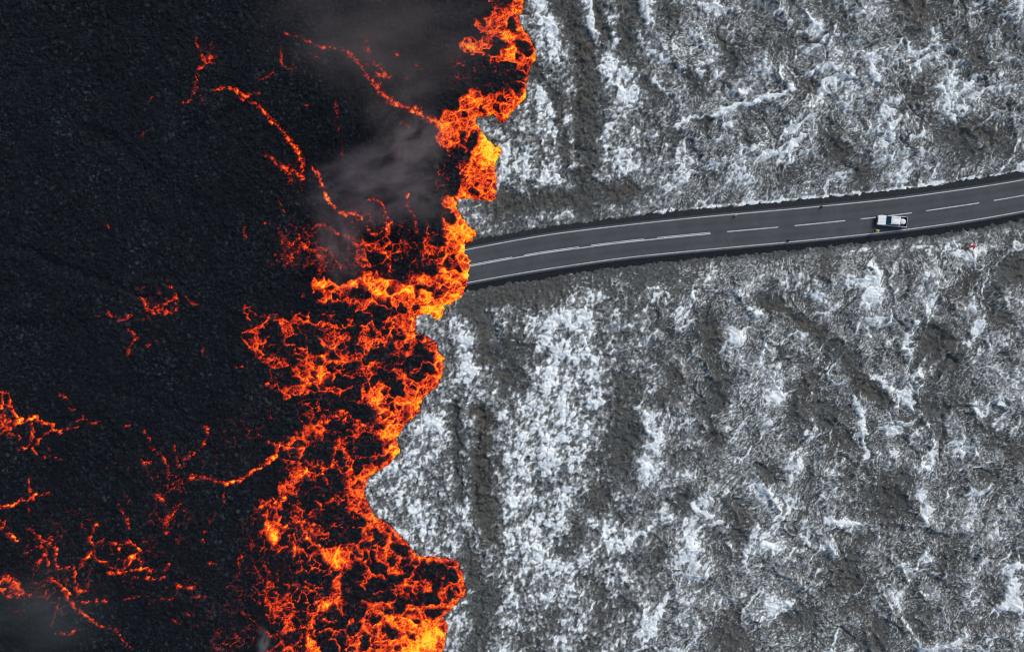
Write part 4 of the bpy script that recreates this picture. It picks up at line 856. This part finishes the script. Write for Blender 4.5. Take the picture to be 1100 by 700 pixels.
    if band:
        for k, zz in enumerate((.0, .12)):
            bb = bmesh.new(); c = J['belly'].lerp(J['chest'], .15+.6*k); n = 24
            ring = [[bb.verts.new(c+Vector(((.178*bulk+.01*o_)*math.cos(2*math.pi*i/n), (.178*bulk+.01*o_)*math.sin(2*math.pi*i/n), q))) for q in (-.025, .025)] for o_ in (0, 1) for i in range(n)]
            for o_ in (0, 1):
                for i in range(n): bb.faces.new((ring[o_*n+i][0], ring[o_*n+(i+1) % n][0], ring[o_*n+(i+1) % n][1], ring[o_*n+i][1]))
            bm_obj('reflective_band', bb, band, jk, True)
    return t
stand = dict(hip=(0,0,.93), belly=(.01,0,1.10), chest=(.0,0,1.32), neck=(.01,0,1.50), chin=(.02,0,1.57), head=(.035,0,1.66),
             sh_l=(0,.20,1.42), el_l=(-.02,.27,1.14), wr_l=(.14,.25,.94), sh_r=(0,-.20,1.42), el_r=(.03,-.28,1.14), wr_r=(.22,-.20,1.02),
             th_l=(0,.10,.84), kn_l=(.03,.13,.48), an_l=(-.02,.15,.09), th_r=(0,-.10,.84), kn_r=(.04,-.12,.48), an_r=(.04,-.15,.09))
stride = dict(hip=(0,0,.90), belly=(.04,0,1.07), chest=(.09,0,1.28), neck=(.14,0,1.45), chin=(.17,0,1.51), head=(.20,0,1.60),
             sh_l=(.08,.21,1.38), el_l=(.05,.46,1.22), wr_l=(.20,.62,1.06), sh_r=(.08,-.21,1.38), el_r=(.02,-.46,1.20), wr_r=(.16,-.62,1.04),
             th_l=(.02,.10,.81), kn_l=(.24,.13,.50), an_l=(.16,.15,.10), th_r=(-.02,-.10,.81), kn_r=(-.02,-.15,.46), an_r=(-.24,-.16,.12))
x_, y_ = W2(943.0, 247.9, 1.5)
person('person in a lime yellow high-visibility jacket and helmet standing beside the white pickup', (x_, y_, .0), math.radians(20), stand, vis, navy, helm, 'helmet', visw, 1.25)
x_, y_ = W2(1046.0, 264.2, 1.2); gz = ground_z(1041, 266)
person('person in a red orange hooded jacket, arms spread, walking on mossy ground below the road', (x_, y_, gz+.0), math.radians(8), stride, orange, orange, helr, 'hood', None, 1.45)
# ---------------------------------------------------------------- marker posts
posty = plain('pale_yellow_post', (.84, .85, .62), .5, .3); refl = plain('reflector', (.75, .75, .72), .15, .6)
def post(px, py, top, label, rz, lean=(0, 0), hgt=1.0):
    x, y = W2(px, py, .3)
    t = empty('marker_post', (x, y, .004), rz, label, 'marker post', 'marker posts along the road'); t.rotation_euler = (lean[0], lean[1], rz)
    b = bmesh.new(); bx(b, (0, 0, .03), (.46, .46, .06), .02); bm_obj('base', b, black, t)
    b = bmesh.new(); prism(b, [(-.08, .05, 0), (.08, .05, 0), (.08, hgt-.05, 0), (-.08, hgt, 0)], -.08, .08); bm_obj('post', b, top, t)
    for s in (-1, 1):
        b = bmesh.new(); bx(b, (s*.083, 0, hgt-.22), (.012, .07, .14), .003, None, 1); bm_obj('reflector', b, refl, t)
post(789.6, 231.8, posty, 'pale yellow marker post at the upper edge line, alone left of the pickup', .3, (math.radians(-6), math.radians(8)))
post(847.0, 258.4, black, 'black marker post at the lower edge line, left of the pickup', .3, (math.radians(-4), 0), 1.0)
post(882.8, 222.2, black, 'short black marker post at the upper edge line between the pale post and the pickup', .3, (0, 0), .7)
# ---------------------------------------------------------------- smoke
def mat_smoke(name, colr, dens, seed, scale, soft=1.6):
    k = NT(name); k.n.remove(k.b)
    v = k.new('ShaderNodeVolumePrincipled'); v.inputs['Color'].default_value = (*colr, 1); v.inputs['Anisotropy'].default_value = .0
    tc = k.new('ShaderNodeTexCoord'); p = tc.outputs['Object']
    mp = k.new('ShaderNodeMapping'); mp.inputs['Location'].default_value = (seed*3.1, seed*1.7, seed); k.l.new(p, mp.inputs[0]); mp.inputs['Scale'].default_value = (1, 1.15, .8)
    n1 = k.noise(mp.outputs[0], scale, 4, .56, .45)
    ln = k.new('ShaderNodeVectorMath', operation='LENGTH'); k.l.new(p, ln.inputs[0])
    edge = k.rng(ln.outputs['Value'], .95, .15)
    d = k.math('MULTIPLY', k.math('POWER', edge, soft), k.rng(n1, .42, .66))
    k.l.new(k.math('MULTIPLY', d, dens), v.inputs['Density'])
    k.l.new(v.outputs[0], k.out.inputs['Volume']); k.m.cycles.volume_step_rate = 2.0
    return k.m
def smoke(px, py, zc, rx, ry, rz_, rot, m, lb):
    b = bmesh.new(); bmesh.ops.create_icosphere(b, subdivisions=3, radius=1)
    for v in b.verts: v.co *= 1+.10*float(perlin(np.array([v.co.x*2+px]), np.array([v.co.y*2+v.co.z+py]), 901)[0])
    o = bm_obj('smoke_plume', b, m, None, True); x, y = W2(px, py, zc)
    o.location = (x, y, zc); o.scale = (rx/U, ry/U, rz_); o.rotation_euler = (0, 0, math.radians(rot))
    return tag(o, lb, 'smoke', 'smoke drifting over the lava', 'stuff')
g1, g2, g3 = (.44, .40, .42), (.40, .39, .39), (.34, .37, .38)
smoke(400, 45, 14, 150, 95, 6, -8, mat_smoke('brown_smoke', (.36, .31, .31), .13, 1, 1.7), 'broad brownish smoke veil over the upper lava')
smoke(450, 25, 20, 130, 75, 5, 5, mat_smoke('brown_smoke_high', (.24, .205, .205), .16, 6, 2.0), 'brownish smoke along the top beside the front')
smoke(400, 198, 11, 85, 55, 4, 15, mat_smoke('mauve_smoke', (.46, .39, .44), .46, 2, 2.1), 'mauve smoke cloud above the crust in the middle of the lava')
smoke(432, 108, 14, 46, 62, 4, -20, mat_smoke('linking_smoke', (.38, .33, .34), .20, 9, 1.8), 'smoke drifting up from the mauve cloud to the top edge')
smoke(440, 158, 10, 55, 42, 3, 35, mat_smoke('grey_smoke', (.44, .40, .40), .72, 3, 2.2), 'grey smoke puff left of the yellow lobe of the front')
smoke(364, 262, 8, 32, 58, 3, 14, mat_smoke('thin_smoke', (.48, .40, .42), .50, 4, 1.8), 'thin smoke plume rising from the yellow band of the front')
smoke(457, 218, 8, 42, 38, 3, 0, mat_smoke('dark_smoke', (.22, .22, .22), .55, 5, 2.0), 'dark smoke beside the front, left of the road end')
smoke(36, 660, 10, 110, 75, 4, 0, mat_smoke('slate_smoke', (.20, .24, .25), .15, 7, 1.4), 'slate grey smoke veil in the lower left corner')
smoke(283, 690, 5, 10, 24, 2, 0, mat_smoke('steam', (.55, .62, .66), .35, 8, 1.6), 'small bluish steam puff at the bottom beside the lava front')
# ---------------------------------------------------------------- light, sky, camera
SUN_EL, SUN_AZ = 44, 42        # elevation; compass angle from +y towards +x
sun = bpy.data.lights.new('sun', 'SUN'); sun.energy = 1.5; sun.angle = math.radians(20); sun.color = (1, .97, .93)
so = link('sun', sun); so.rotation_euler = (math.radians(90-SUN_EL), 0, math.radians(180-SUN_AZ)); so.location = (60, 60, 150)
w = bpy.data.worlds.new('World'); scn.world = w; w.use_nodes = True
sk_ = w.node_tree.nodes.new('ShaderNodeTexSky'); sk_.sky_type = 'NISHITA'; sk_.sun_disc = False
sk_.sun_elevation = math.radians(SUN_EL); sk_.sun_rotation = math.radians(SUN_AZ); sk_.dust_density = 3; sk_.air_density = 1.2; sk_.ozone_density = 1
bg = w.node_tree.nodes['Background']; w.node_tree.links.new(sk_.outputs[0], bg.inputs[0]); bg.inputs[1].default_value = .10
cam = bpy.data.cameras.new('camera'); cam.lens = 24; cam.sensor_width = 36; cam.clip_end = 6000; cam.clip_start = .5
co_ = link('camera', cam); co_.location = (0, 0, H); scn.camera = co_
scn.view_settings.view_transform = 'Standard'; scn.view_settings.look = 'None'; scn.view_settings.exposure = EXPO; scn.view_settings.gamma = 1; scn.view_settings.use_curve_mapping = False
scn.cycles.max_bounces = 5; scn.cycles.diffuse_bounces = 2; scn.cycles.volume_bounces = 1; scn.cycles.use_denoising = True; scn.cycles.filter_width = 1.0; scn.cycles.pixel_filter_type = 'BLACKMAN_HARRIS'; scn.cycles.volume_max_steps = 128
